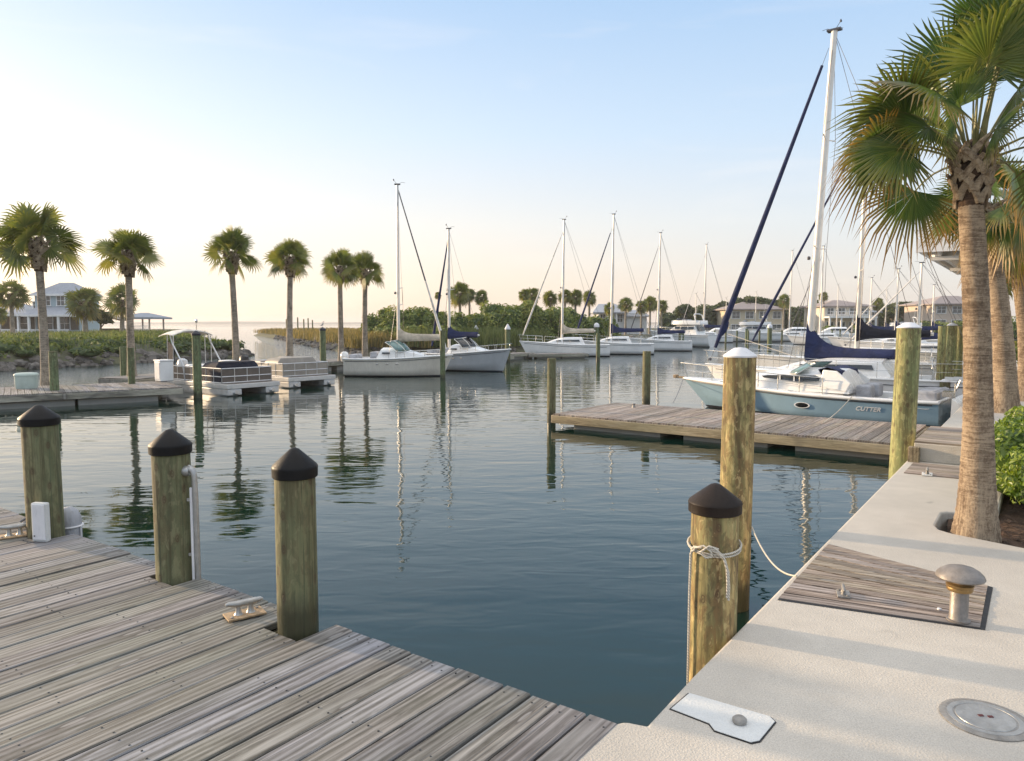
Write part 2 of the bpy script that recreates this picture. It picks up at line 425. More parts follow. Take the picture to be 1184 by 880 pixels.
M['tan_panel'] = m_plain('tan fence panel', (.31, .28, .24), .45, 0, .1, 3)
M['rope'] = m_rope('white braided rope', (.66, .61, .52))
M['rope_grey'] = m_rope('grey rope', (.20, .21, .24))
M['letter'] = m_plain('white lettering', (.80, .80, .80), .35)
M['water'] = m_water('harbour water')
M['soil'] = m_ground('garden soil', (.035, .022, .014), (.10, .055, .032), (.20, .115, .065), 5, 1)
M['earth'] = m_ground('bank earth', (.035, .034, .022), (.07, .075, .04), (.12, .115, .06), .4)
M['rock'] = m_ground('shore rock', (.035, .032, .028), (.11, .10, .09), (.24, .22, .195), 2.0, 1)
M['far_land'] = m_ground('far shore', (.02, .028, .02), (.035, .045, .03), (.06, .065, .045), .02, .2)
M['palm_leaf'] = m_leaf('palm frond green', (.030, .068, .020), (.075, .130, .036), (.19, .225, .065), 1.3, .75, .28, .36)
M['palm_far'] = m_leaf('far palm green', (.058, .082, .026), (.125, .155, .044), (.25, .235, .075), .8, .6, .32, .55, (.24, .15, .05))
M['petiole'] = m_plain('palm leaf stalk', (.20, .19, .07), .55, 0, .2, 6)
M['boot'] = m_bark('palm boots', (.17, .12, .075), (.34, .27, .185), 3)
M['fibre'] = m_bark('dark palm fibre', (.035, .02, .012), (.10, .06, .035), 6)
M['bark'] = m_bark('palm bark', (.155, .108, .07), (.33, .255, .175), 14)
M['bark_far'] = m_bark('grey palm bark', (.18, .15, .115), (.36, .305, .24), 10)
M['hedge'] = m_leaf('hedge leaf', (.045, .09, .012), (.11, .18, .022), (.24, .30, .045), 2.0, 0, .32, .38)
M['mangrove'] = m_leaf('mangrove leaf', (.040, .080, .016), (.125, .175, .036), (.25, .27, .07), .45, 0, .25, .6)
M['tree_leaf'] = m_leaf('broadleaf foliage', (.025, .048, .016), (.06, .088, .03), (.12, .14, .05), .3, 0, .2, .7)
M['cover'] = m_leaf('bank ground cover', (.035, .065, .018), (.075, .115, .03), (.16, .19, .055), .35, 0, .25, .7)
M['reed'] = m_leaf('marsh reed', (.10, .095, .032), (.21, .165, .06), (.34, .24, .095), .3, 0, .3, .7)
M['reed_green'] = m_leaf('green reed', (.075, .105, .035), (.14, .175, .06), (.24, .25, .10), .5, 0, .3, .7)
M['wall_blue'] = m_siding('blue grey siding', (.42, .52, .56))
M['wall_cream'] = m_siding('cream stucco', (.70, .64, .54), 2)
M['wall_tan'] = m_siding('tan siding', (.60, .49, .40), 4)
M['wall_white'] = m_siding('white siding', (.68, .68, .68))
M['wall_yellow'] = m_siding('yellow siding', (.62, .54, .40), 4)
M['trim'] = m_plain('white trim paint', (.76, .76, .76), .5, 0, .05)
M['roof_grey'] = m_roof('blue grey roof', (.30, .33, .38))
M['roof_brown'] = m_roof('brown roof', (.34, .28, .26))
M['roof_light'] = m_roof('pale grey roof', (.42, .43, .46))
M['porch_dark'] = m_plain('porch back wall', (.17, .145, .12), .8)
M['trunk'] = m_bark('tree bark', (.09, .07, .05), (.2, .165, .12), 3)

# ------------------------------------------------------------------ mesh building
class MB:
    def __init__(s): s.v = []; s.f = []; s.a = {}; s.fa = []; s.cur = 0.0
    def add(s, vs, fs, mat=None):
        b = len(s.v)
        for p in vs:
            p = Vector(p)
            if mat is not None: p = mat @ p
            s.v.append(tuple(p))
        for f in fs: s.f.append(tuple(i + b for i in f)); s.fa.append(s.cur)
        return b
    def box(s, c, d, rz=0.0, mat=None):
        x, y, z = (q / 2 for q in d)
        vs = [(-x, -y, -z), (x, -y, -z), (x, y, -z), (-x, y, -z), (-x, -y, z), (x, -y, z), (x, y, z), (-x, y, z)]
        m = Matrix.Translation(c) @ Matrix.Rotation(rz, 4, 'Z')
        if mat is not None: m = m @ mat
        s.add(vs, [(0, 3, 2, 1), (4, 5, 6, 7), (0, 1, 5, 4), (1, 2, 6, 5), (2, 3, 7, 6), (3, 0, 4, 7)], m)
        return s
    def bar(s, a, b, w, h):
        """box of section w x h from a to b"""
        a = Vector(a); b = Vector(b); d = (b - a); L = d.length; d.normalize()
        up = Vector((0, 0, 1)) if abs(d.z) < .95 else Vector((1, 0, 0))
        y = up.cross(d).normalized(); z = d.cross(y)
        m = Matrix((d, y, z)).transposed().to_4x4(); m.translation = (a + b) / 2
        x, yy, zz = L / 2, w / 2, h / 2
        vs = [(-x, -yy, -zz), (x, -yy, -zz), (x, yy, -zz), (-x, yy, -zz), (-x, -yy, zz), (x, -yy, zz), (x, yy, zz), (-x, yy, zz)]
        s.add(vs, [(0, 3, 2, 1), (4, 5, 6, 7), (0, 1, 5, 4), (1, 2, 6, 5), (2, 3, 7, 6), (3, 0, 4, 7)], m)
        return s
    def tube(s, pts, r, n=8, cap=True):
        pts = [Vector(p) for p in pts]
        if not hasattr(r, '__len__'): r = [r] * len(pts)
        rings = []
        t0 = (pts[1] - pts[0]).normalized()
        ref = Vector((0, 0, 1)) if abs(t0.z) < .9 else Vector((1, 0, 0))
        nrm = t0.cross(ref).normalized()
        for i, p in enumerate(pts):
            t = (pts[min(i + 1, len(pts) - 1)] - pts[max(i - 1, 0)])
            t = t.normalized() if t.length > 1e-9 else t0
            nrm = (nrm - t * nrm.dot(t)); nrm = nrm.normalized() if nrm.length > 1e-6 else t.orthogonal().normalized()
            bn = t.cross(nrm)
            rings.append([p + (nrm * math.cos(2 * PI * k / n) + bn * math.sin(2 * PI * k / n)) * r[i] for k in range(n)])
        s.loft(rings, True, cap)
        return s
    def loft(s, rings, closed=True, cap=False):
        b = len(s.v); n = len(rings[0])
        for rg in rings:
            for p in rg: s.v.append(tuple(p))
        m = n if closed else n - 1
        for i in range(len(rings) - 1):
            for k in range(m):
                k2 = (k + 1) % n
                s.f.append((b + i * n + k, b + i * n + k2, b + (i + 1) * n + k2, b + (i + 1) * n + k)); s.fa.append(s.cur)
        if cap:
            s.f.append(tuple(b + k for k in range(n))[::-1]); s.fa.append(s.cur)
            o = b + (len(rings) - 1) * n
            s.f.append(tuple(o + k for k in range(n))); s.fa.append(s.cur)
        return s
    def lathe(s, prof, c=(0, 0, 0), n=24, mat=None):
        c = Vector(c); rings = []
        for r, z in prof:
            rg = [Vector((r * math.cos(2 * PI * k / n), r * math.sin(2 * PI * k / n), z)) for k in range(n)]
            rings.append([(mat @ p if mat is not None else p) + c for p in rg])
        s.loft(rings, True, True)
        return s
    def prism(s, poly, z0, z1):
        n = len(poly)
        vs = [(p[0], p[1], z0) for p in poly] + [(p[0], p[1], z1) for p in poly]
        fs = [tuple(range(n))[::-1], tuple(range(n, 2 * n))] + [(i, (i + 1) % n, n + (i + 1) % n, n + i) for i in range(n)]
        s.add(vs, fs); return s
    def build(s, name, mat, parent=None, smooth=None, bevel=0.0, bseg=2, loc=None, fix=True):
        me = bpy.data.meshes.new(name)
        me.from_pydata(s.v, [], s.f)
        at = me.attributes.new('rnd', 'FLOAT', 'FACE'); at.data.foreach_set('value', np.array(s.fa, dtype=np.float32))
        for k, arr in s.a.items():
            at = me.attributes.new(k, 'FLOAT', 'POINT'); at.data.foreach_set('value', np.array(arr, dtype=np.float32))
        if fix:
            bm = bmesh.new(); bm.from_mesh(me); bmesh.ops.recalc_face_normals(bm, faces=bm.faces); bm.to_mesh(me); bm.free()
        me.materials.append(mat)
        if smooth is not None:
            me.polygons.foreach_set('use_smooth', [True] * len(me.polygons))
            me.set_sharp_from_angle(angle=R(smooth))
        o = bpy.data.objects.new(name, me); col.objects.link(o)
        if parent is not None: o.parent = parent
        if loc is not None: o.location = loc
        if bevel:
            b = o.modifiers.new('bevel', 'BEVEL'); b.width = bevel; b.segments = bseg; b.limit_method = 'ANGLE'; b.angle_limit = R(40)
        return o

def tag(o, label, cat, group=None):
    o['label'] = label; o['category'] = cat
    if group: o['group'] = group
    return o
def thing(name, label, cat, loc=(0, 0, 0), rz=0.0, group=None):
    o = bpy.data.objects.new(name, None); col.objects.link(o)
    o.empty_display_size = .2; o.location = loc; o.rotation_euler = (0, 0, rz)
    return tag(o, label, cat, group)
def structure(o): o['kind'] = 'structure'; return o
def stuff(o, label, cat): o['kind'] = 'stuff'; o['label'] = label; o['category'] = cat; return o
def kids(o): return [c for c in bpy.data.objects if c.parent == o]
def copy_tree(o, loc=None, rz=None, label=None, group=None):
    def rec(src, par):
        c = src.copy(); col.objects.link(c); c.parent = par
        for ch in kids(src): rec(ch, c)
        return c
    r = rec(o, None)
    if loc is not None: r.location = loc
    if rz is not None: r.rotation_euler = (0, 0, rz)
    if label: r['label'] = label
    if group: r['group'] = group
    return r
def lerp(a, b, t): return a + (b - a) * t
def smooth01(t): t = max(0, min(1, t)); return t * t * (3 - 2 * t)

# ================================================================== SETTING: water, quay
EQ = Vector((.582, .813, 0)); NQ = Vector((.813, -.582, 0)); Q0 = Vector((.5, 2.87, 0))
QANG = math.atan2(EQ.y, EQ.x)
def q(s, w, z=0.7): return Q0 + EQ * s + NQ * w + Vector((0, 0, z))
QZ = 0.70

m = MB(); m.add([(-9000, -60, 0), (9000, -60, 0), (9000, 9000, 0), (-9000, 9000, 0)], [(0, 1, 2, 3)])
structure(m.build('water', M['water']))
m = MB(); m.add([(-9000, -60, -4), (9000, -60, -4), (9000, 9000, -4), (-9000, 9000, -4)], [(0, 1, 2, 3)])
structure(m.build('sea_bed', M['earth']))

DR = Vector((.423, 2.944, 0)); UE = Vector((-.829, .559, 0)).normalized(); VP = -EQ
def dk(u, v, z=QZ): return DR + UE * u + VP * v + Vector((0, 0, z))
# quay pavement: one poured slab with a planting bed cut out of it
pts = [dk(0, 5.5), dk(0, 0)] + [Vector((.472, 2.964, QZ)), Vector((.556, 2.931, QZ))] + [q(s, 0) for s in (.6, 5, 12, 30, 75)]
pts += [q(75, 14), q(9.5, 14), q(9.5, 1.1), q(9.3, 1.05), q(5.1, 1.02), q(4.92, .95), q(4.80, .66), q(4.74, .62), q(4.24, .62), q(4.12, .66), q(4.05, .76), q(3.93, 1.2), q(3.80, 1.7), q(3.6, 2.3), q(3.6, 14), q(-7, 14)]
m = MB(); m.prism([(p.x, p.y) for p in pts], -2.2, QZ)
pave = structure(m.build('pavement', M['concrete'], bevel=.018))
m = MB(); m.prism([(p.x, p.y) for p in (q(4.82, .66), q(4.9, 1.0), q(9.46, 1.1), q(9.46, 13.9), q(3.64, 13.9), q(3.64, 2.3), q(3.96, 1.22), q(4.10, .72))][::-1], .3, .635)
structure(m.build('soil', M['soil']))
# mulch chips and fallen leaves on the soil
rng = random.Random(5); mm = MB()
for i in range(1500):
    s_, w_ = rng.uniform(3.75, 6.2), rng.uniform(.68, 2.6)
    if s_ > 4.78 and w_ < 1.06: continue
    if s_ < 4.25 - (w_ - .62) * .22: continue
    c = q(s_, w_, .645 + rng.random() * .02); a = rng.uniform(0, PI); L = rng.uniform(.012, .04); W = L * rng.uniform(.3, .6)
    d = Vector((math.cos(a), math.sin(a), rng.uniform(-.4, .4))) * L; e = Vector((-math.sin(a), math.cos(a), rng.uniform(-.5, .5))) * W
    mm.cur = rng.random(); mm.add([c - d, c + e, c + d, c - e], [(0, 1, 2, 3)])
stuff(mm.build('mulch', M['soil'], fix=False), 'brown mulch chips and dry leaves around the palm foot', 'mulch')

# ------------------------------------------------------------------ near wooden dock
deck = thing('wooden_dock', 'weathered grey wooden dock in the foreground, planks cut diagonally at the water edge', 'dock', dk(0, 0, 0), math.atan2(VP.y, VP.x))
rng = random.Random(11)
# local frame: x = away from the water along a plank, y = ? (UE expressed locally)
inv = deck.matrix_basis.inverted() if False else (Matrix.Translation(dk(0, 0, 0)) @ Matrix.Rotation(math.atan2(VP.y, VP.x), 4, 'Z')).inverted()
uloc = (inv @ dk(1, 0, 0)); ysgn = 1 if uloc.y > 0 else -1
PW = .1335; pitch = .1450
notch = {}
pile_u = [(1.864, .10, .252, 1), (3.17, .085, .185, 0), (4.91, .085, .26, 0)]     # u, half-notch plank span, depth
m = MB(); nails = MB()
for k in range(62):
    u0 = k * pitch - .015
    x0 = rng.uniform(-.005, .005)
    uc = u0 + PW / 2
    for (pu, hw, dp, fr) in pile_u:
        if abs(uc - pu) < hw: x0 = dp + rng.uniform(0, .01)
    L = 7.0
    m.cur = rng.random()
    zt = QZ + rng.uniform(-.003, .002)
    # segmented so a plank can bow a little
    n = 9; bow = rng.uniform(-.003, .003); vs = []
    for i in range(n):
        t = i / (n - 1); x = x0 + (L - x0) * t; dz = bow * math.sin(t * 9 + k); dy = .002 * math.sin(t * 7 + k * 1.7)
        y0 = u0 + dy; y1 = u0 + PW + dy + rng.uniform(-.0012, .0012); e = .005
        vs.append([Vector((x, ysgn * a, zz)) for a, zz in ((y0, zt - .034), (y0, zt - e + dz), (y0 + e, zt + dz), (y1 - e, zt + dz), (y1, zt - e + dz), (y1, zt - .034))])
    m.loft(vs, True, True)
    for xx in (x0 + .05, x0 + .62, x0 + 1.25, x0 + 1.9):
        for yy in (u0 + .032, u0 + PW - .032):
            nails.lathe([(.0045, zt - .002), (.0045, zt + .0016), (.002, zt + .002)], (xx + rng.uniform(-.01, .01), ysgn * (yy + rng.uniform(-.006, .006)), 0), 8)
m.build('planks', M['deck'], deck)
no_ = nails.build('nail_heads', M['black'], deck); no_['kind'] = 'stuff'
m = MB()
m.box((.20 + 3.2, ysgn * 4.5, .50), (6.2, 9.0, .02))
m.build('underside_boards', M['beam'], deck)
m = MB()
for x in (.40, 1.4, 2.6): m.box((x, ysgn * 4.45, .585), (.06, 8.9, .155))
m.build('joists', M['beam'], deck)
m = MB(); cuts = [0.0]
for (pu, hw, dp, fr) in pile_u: cuts += [pu - .2, pu + .2]
cuts.append(8.9)
for a, b in zip(cuts[0::2], cuts[1::2]): m.box((.03, ysgn * (a + b) / 2, .565), (.04, b - a, .2))
m.build('rim_beam', M['beam'], deck)
m = MB()
for (pu, hw, dp, fr) in pile_u:
    if not fr: continue
    m.box((dp + .03, ysgn * pu, .555), (.04, .30, .2))
    for sg in (-1, 1): m.box((dp / 2, ysgn * (pu + sg * .155), .545), (dp - .01, .03, .2))
m.build('notch_frame', M['beam'], deck)

# ------------------------------------------------------------------ pilings
def piling(label, x, y, ztop, r, mat='pile', cap=None, capmat=None, lean=(0, 0), group='mooring pilings', n=28, seed=0, cat='piling'):
    t = thing('mooring_piling', label, cat, (x, y, 0), 0, group)
    rg = random.Random(hash(label) % 9999 if False else sum(ord(c) for c in label) + seed)
    m = MB(); rings = []
    for i in range(13):
        f = i / 12; z = -1.2 + (ztop + 1.2) * f
        rr = r * (1.05 - .07 * f)
        rings.append([Vector((lean[0] * max(0, z) + rr * (1 + .012 * math.sin(3 * a + f * 4 + seed)) * math.cos(a), lean[1] * max(0, z) + rr * (1 + .012 * math.cos(2 * a + f * 5)) * math.sin(a), z)) for a in [2 * PI * k / n for k in range(n)]])
    m.loft(rings, True, True)
    m.build('post', M[mat], t, 40)
    tx, ty = lean[0] * ztop, lean[1] * ztop
    if cap == 'cone':
        R_ = r * 1.10; m = MB()
        m.lathe([(R_ * .96, ztop - .05), (R_, ztop - .045), (R_ * 1.005, ztop - .005), (R_ * 1.015, ztop + .004), (R_ * .98, ztop + .014), (R_ * .55, ztop + .062), (R_ * .2, ztop + .100), (R_ * .05, ztop + .107)], (tx, ty, 0), 40)
        m.build('cap', M[capmat or 'black_cap'], t, 35)
    elif cap == 'flat':
        R_ = r * 1.03; m = MB()
        m.lathe([(R_, ztop - .012), (R_ * 1.01, ztop), (R_ * .9, ztop + .012), (R_ * .55, ztop + .045), (R_ * .35, ztop + .062), (R_ * .1, ztop + .066)], (tx, ty, 0), 32)
        m.build('cap', M[capmat or 'white_cap'], t, 35)
    elif cap == 'point':
        R_ = r * 1.08; m = MB()
        m.lathe([(R_, ztop - .05), (R_ * 1.02, ztop), (R_ * .7, ztop + .12), (R_ * .12, ztop + .30)], (tx, ty, 0), 20)
        m.build('cap', M[capmat or 'white_cap'], t, 30)
    elif cap == 'ball':
        R_ = r * 1.15; m = MB()
        m.lathe([(R_, ztop - .1), (R_ * 1.02, ztop), (R_ * .9, ztop + .14), (R_ * .55, ztop + .24), (R_ * .1, ztop + .28)], (tx, ty, 0), 20)
        m.build('cap', M[capmat or 'white_cap'], t, 50)
    return t
G3 = 'capped pilings along the wooden dock'
c1 = onz(50, 622, QZ) + EQ * .13 + Vector((-.11, 0, 0)); c2 = onz(200, 672, QZ) + EQ * .115 + Vector((-.087, 0, 0)); c3 = onz(343, 735, QZ) + EQ * .11 + Vector((-.08, 0, 0))
p1 = piling('greenish piling with black cone cap beside a pale flat box on the wooden dock', c1.x, c1.y, 1.615, .128, 'pile', 'cone', group=G3, lean=(-.012, 0), seed=1)
p2 = piling('greenish piling with black cone cap and a white pipe running down its side', c2.x, c2.y, 1.565, .118, 'pile', 'cone', group=G3, lean=(-.006, 0), seed=2)
p3 = piling('mossy piling with black cone cap standing in a square notch of the wooden dock', c3.x, c3.y, 1.585, .108, 'pile_wet', 'cone', group=G3, seed=7)
p4 = piling('short yellow piling with dark brown cone cap and a white rope knotted round it', 1.097, 3.93, 1.385, .128, 'pile_sunlit', 'cone', 'brown_cap', group=None, seed=4)
p5 = piling('tall yellow green piling with flat white cap standing behind the short roped one', 1.838, 6.0, 2.09, .130, 'pile_sunlit', 'flat', lean=(.006, 0), group=None, seed=5)
p6 = piling('tall green piling with white top between the blue boat stern and the plank dock', 5.30, 9.95, 2.30, .150, 'pile_green_lit', 'flat', lean=(.012, 0), group=None, seed=6)

# ropes
def rope(name, label, pts, r, mat='rope', cat='rope', parent=None):
    m = MB(); m.tube(pts, r, 7)
    o = m.build(name, M[mat], parent, 60)
    if label: tag(o, label, cat)
    return o
def sag(a, b, s, n=14):
    a = Vector(a); b = Vector(b)
    return [a.lerp(b, i / n) - Vector((0, 0, s * 4 * (i / n) * (1 - i / n))) for i in range(n + 1)]
def mooring_rope_on_piling():
    cx, cy = 1.097, 3.93; r = .137
    m = MB()
    for k, dz in ((0, 0), (1, .013)):
        m.tube([Vector((cx + (r + .003 * k) * math.cos(a), cy + (r + .003 * k) * math.sin(a), 1.150 + dz + .022 * math.sin(a + k * .3))) for a in [2 * PI * i / 26 for i in range(27)]], .0058, 7)
    f = lambda ang, z, o=.010: Vector((cx + (r + o) * math.cos(ang), cy + (r + o) * math.sin(ang), z))
    m.tube([f(-2.75, 1.13), f(-2.5, 1.165, .014), f(-2.2, 1.185, .018), f(-1.95, 1.165, .022), f(-1.9, 1.135, .022), f(-2.1, 1.125, .026), f(-2.3, 1.15, .026), f(-2.0, 1.19, .028), f(-1.7, 1.175, .022)], .0066, 7)
    m.tube([f(-2.0, 1.165, .018), f(-1.72, 1.16, .024), f(-1.5, 1.12, .026), f(-1.36, 1.05, .022), f(-1.31, .97, .018), f(-1.30, .90, .014)], .0066, 7)
    m.tube([f(-2.1, 1.175, .016), f(-1.78, 1.175, .026), f(-1.56, 1.14, .032), f(-1.43, 1.07, .028), f(-1.38, .99, .022), f(-1.37, .915, .016)], .0066, 7)
    m.tube([f(-2.3, 1.17), f(-2.62, 1.165, .012), f(-2.78, 1.12, .012), f(-2.82, .9, .012), f(-2.82, .5, .012), f(-2.82, .0, .012), f(-2.82, -.3, .012)], 0.0068, 7)
    return tag(m.build('mooring_rope', M['rope'], None, 60), 'white rope knotted round the short brown capped piling, one end hanging to the water', 'rope')
mooring_rope_on_piling()
rope('mooring_rope', 'thin slack line from the tall white capped piling to the edge of the quay', sag((1.95, 5.9, .70), onz(921, 666, .71), .10), .006, 'rope')

# pipe on the second piling
t = thing('water_pipe', 'grey white pipe bent over at the top, fixed to the middle capped piling', 'pipe', (c2.x, c2.y, 0))
px_, py_ = .150, -.045
m = MB(); m.tube([(.10, -.035, 1.405), (.125, -.04, 1.425), (.148, py_, 1.41), (.158, py_, 1.375), (px_ + .012, py_, 1.2), (px_ + .014, py_, .3), (px_ + .014, py_, -.4)], [.021, .021, .02, .018, .0175, .0175, .0175], 12)
m.build('pipe', M['galv'], t, 50)
m = MB(); m.tube([(px_ - .012, py_ - .012, 1.3), (px_ - .012, py_ - .012, .2)], .009, 8); m.build('conduit', M['white_cap'], t, 50)
m = MB(); m.lathe([(.030, -.02), (.034, -.012), (.034, .014), (.028, .022)], (.105, -.036, 1.405), 16, Matrix.Rotation(R(90), 4, 'Y')); m.build('flange', M['galv'], t, 40)
m = MB(); m.box((.14, -.045, 1.22), (.065, .012, .018)); m.box((.14, -.045, .86), (.065, .012, .018)); m.build('clip', M['galv'], t)

# flat pale box and fender beside the first piling
t = thing('utility_box', 'pale grey upright flat box fixed to the leftmost capped piling', 'box', Vector((onz(57, 622, QZ).x, onz(57, 622, QZ).y - .09, QZ)), R(-8))
m = MB(); m.box((0, 0, .15), (.125, .05, .30)); m.build('casing', M['plate'], t, bevel=.012)
m = MB(); m.box((.006, -.028, .155), (.100, .008, .27)); m.build('front_panel', M['white_cap'], t, bevel=.003)
m = MB(); m.lathe([(.005, 0), (.006, .004), (.002, .006)], (-.03, -.033, .05), 8, Matrix.Rotation(R(90), 4, 'X')); m.build('screw', M['black'], t)
fe = aty(76, 620, 5.95)
t = thing('boat_fender', 'round topped grey fender with a pale rim hanging behind the leftmost capped piling', 'fender', (fe.x + .03, fe.y, .50))
m = MB(); m.lathe([(.02, -.25), (.07, -.24), (.09, -.2), (.095, .22), (.09, .27), (.07, .32), (.035, .35), (.01, .355)], n=24); m.build('body', M['grey_vinyl'], t, 50)
m = MB(); m.tube([(.1 * math.cos(a), .1 * math.sin(a), .2) for a in [2 * PI * k / 24 for k in range(25)]], .008, 6); m.tube([(.103, -.01, .2), (.106, -.01, -.1), (.10, -.01, -.3)], .007, 6); m.build('rim', M['white_cap'], t, 50)

# dock cleats
def cleat(label, p, rz, sc=1.0, plate='rust_plate', metal='galv', group='dock cleats'):
    t = thing('dock_cleat', label, 'cleat', p, rz, group)
    m = MB(); m.box((0, 0, .006), (.20 * sc, .12 * sc, .012)); m.build('base_plate', M[plate], t, bevel=.003)
    m = MB()
    for sx in (-.032, .032):
        m.lathe([(.024 * sc, .012), (.017 * sc, .022), (.014 * sc, .045 * sc), (.016 * sc, .062 * sc)], (sx * sc, 0, 0), 14)
    m.build('legs', M[metal], t, 50)
    m = MB(); m.tube([(-.098 * sc, 0, .070 * sc), (-.085 * sc, 0, .072 * sc), (-.04 * sc, 0, .068 * sc), (.04 * sc, 0, .068 * sc), (.085 * sc, 0, .076 * sc), (.100 * sc, 0, .076 * sc)], [.006 * sc, .013 * sc, .018 * sc, .018 * sc, .013 * sc, .006 * sc], 12)
    m.build('horn', M[metal], t, 50)
    m = MB()
    for sx in (-1, 1): m.lathe([(.009, .012), (.009, .017), (.005, .019)], (sx * .075 * sc, .035 * sc * sx, 0), 8)
    m.build('bolts', M['iron'], t)
    return t
ca = math.atan2(UE.y, UE.x)
cleat('grey cleat on a tan plate left of the notched piling on the wooden dock', onz(283, 711, QZ + .004), ca + R(70), 1.05)
cleat('grey cleat on a tan plate beside the leftmost capped piling', onz(17, 620, QZ + .004), ca + R(70), 1.1)
b = onz(28, 612, QZ)
m = MB(); rng = random.Random(3)
for k in range(5):
    r_ = .055 + .014 * k % .05
    m.tube([b + Vector((.03 + (.10 - .012 * k) * math.cos(a), .10 + (.07 - .008 * k) * math.sin(a), .012 + .018 * k + .008 * math.sin(2 * a + k))) for a in [2 * PI * i / 20 for i in range(21)]], .011, 7)
m.tube([b + Vector((-.03, .0, .06)), b + Vector((.02, .05, .10)), b + Vector((.10, .12, .09)), b + Vector((.14, .16, .02))], .011, 7)
tag(m.build('rope_coil', M['rope_grey'], None, 60), 'coil of grey rope lying behind the cleat at the left end of the wooden dock', 'rope')

# ------------------------------------------------------------------ things on the quay
# plank inset
A, B, C_, D_ = [onz(u, v, QZ) for u, v in ((900, 693), (958, 630), (1142, 678), (1133, 727))]
inset = thing('plank_inset', 'brown plank panel let into the concrete quay, under the low mushroom light', 'decking', A)
m = MB(); rng = random.Random(21); npl = 12
for i in range(npl):
    f0, f1 = i / npl + .004, (i + 1) / npl - .008
    a0, a1 = A.lerp(B, f0), A.lerp(B, f1); b0, b1 = D_.lerp(C_, f0), D_.lerp(C_, f1)
    zt = .010 + rng.uniform(-.002, .002); m.cur = rng.random()
    z = Vector((0, 0, 1))
    base = [p - A for p in (a0, b0, b1, a1)]
    m.add([p + z * .003 for p in base] + [p + z * zt for p in base], [(0, 3, 2, 1), (4, 5, 6, 7), (0, 1, 5, 4), (1, 2, 6, 5), (2, 3, 7, 6), (3, 0, 4, 7)])
o = m.build('planks', M['deck_brown'], inset)
# planks lie along A->D: turn the mesh so that its local x is the grain
ang = math.atan2((D_ - A).y, (D_ - A).x)
o.data.transform(Matrix.Rotation(-ang, 4, 'Z')); o.rotation_euler = (0, 0, ang)
m = MB(); poly = [p - A for p in (A.lerp(B, -.015), D_.lerp(C_, -.02) + (D_ - A).normalized() * .025, C_ + (C_ - B).normalized() * .03, B + (C_ - B).normalized() * -.0 + (B - A).normalized() * .012)]
m.add([p + Vector((0, 0, .0035)) for p in poly], [(0, 1, 2, 3)]); m.build('gap', M['black'], inset)
cleat('small grey cleat on the brown plank panel near the water edge', onz(975, 688, QZ + .012), R(70), .62, 'iron', 'iron')

def mushroom_light(p):
    t = thing('bollard_light', 'low bronze mushroom shaped path light standing on the brown plank panel', 'light', p)
    m = MB(); m.lathe([(.060, 0), (.060, .006), (.050, .008), (.047, .012), (.046, .165), (.044, .17)], n=28); m.build('post', M['bronze'], t, 40)
    m = MB(); m.lathe([(.046, .166), (.062, .170), (.066, .178), (.064, .190), (.068, .196), (.070, .206), (.060, .214), (.052, .217)], n=28); m.build('collar', M['brass'], t, 40)
    m = MB(); m.lathe([(.046, .214), (.048, .232), (.046, .25)], n=24); m.build('lens', M['cream'], t, 40)
    m = MB(); m.lathe([(.02, .240), (.105, .238), (.119, .240), (.122, .246), (.115, .262), (.098, .279), (.072, .295), (.040, .305), (.008, .308)], n=36); m.build('dome', M['bronze'], t, 50)
mushroom_light(onz(1108, 717, QZ + .011))
b = onz(1086, 705, QZ + .012)
m = MB(); m.lathe([(.012, 0), (.012, .008), (.006, .011)], b, 10); tag(m.build('deck_screw_cover', M['white_cap'], None, 40), 'tiny white round screw cover on the brown plank panel beside the mushroom light', 'screw cover')

# white cover plate with knob
t = thing('cover_plate', 'white stepped cover plate set in the concrete quay with a round knob', 'cover', (0, 0, QZ))
K = [onz(u, v, QZ) for u, v in ((776, 821), (797, 803), (890, 830), (896, 836), (878, 858), (868, 860), (826, 846), (820, 838))]
cen = sum(K, Vector()) / len(K)
m = MB(); m.prism([(p.x, p.y) for p in K], .0035, .0085); m.build('plate', M['plate'], t, bevel=.003)
m = MB(); m.prism([((p - cen) * 1.035 + cen)[:2] for p in K], .0005, .0032); m.build('gap', M['black'], t)
kb = onz(855, 838, QZ)
m = MB(); m.lathe([(.026, .008), (.030, .016), (.029, .026), (.020, .034), (.006, .037)], (kb.x, kb.y, 0), 20); m.build('knob', M['iron'], t, 50)

# round access cover
p = onz(1139, 832, QZ)
t = thing('manhole_cover', 'round grey access cover set in the concrete quay', 'manhole cover', p)
m = MB(); m.lathe([(.168, .0005), (.168, .005), (.150, .009), (.145, .009)], n=48); m.build('ring', M['iron'], t, 30)
m = MB(); m.lathe([(.140, .001), (.139, .010), (.118, .0105), (.116, .007), (.110, .007), (.108, .0115), (.02, .012)], n=48); m.build('lid', M['galv'], t, 25)
m = MB(); m.box((-.012, .01, .013), (.02, .014, .003)); m.box((.022, .0, .013), (.02, .014, .003)); m.build('lift_slots', M['dark_red'], t)

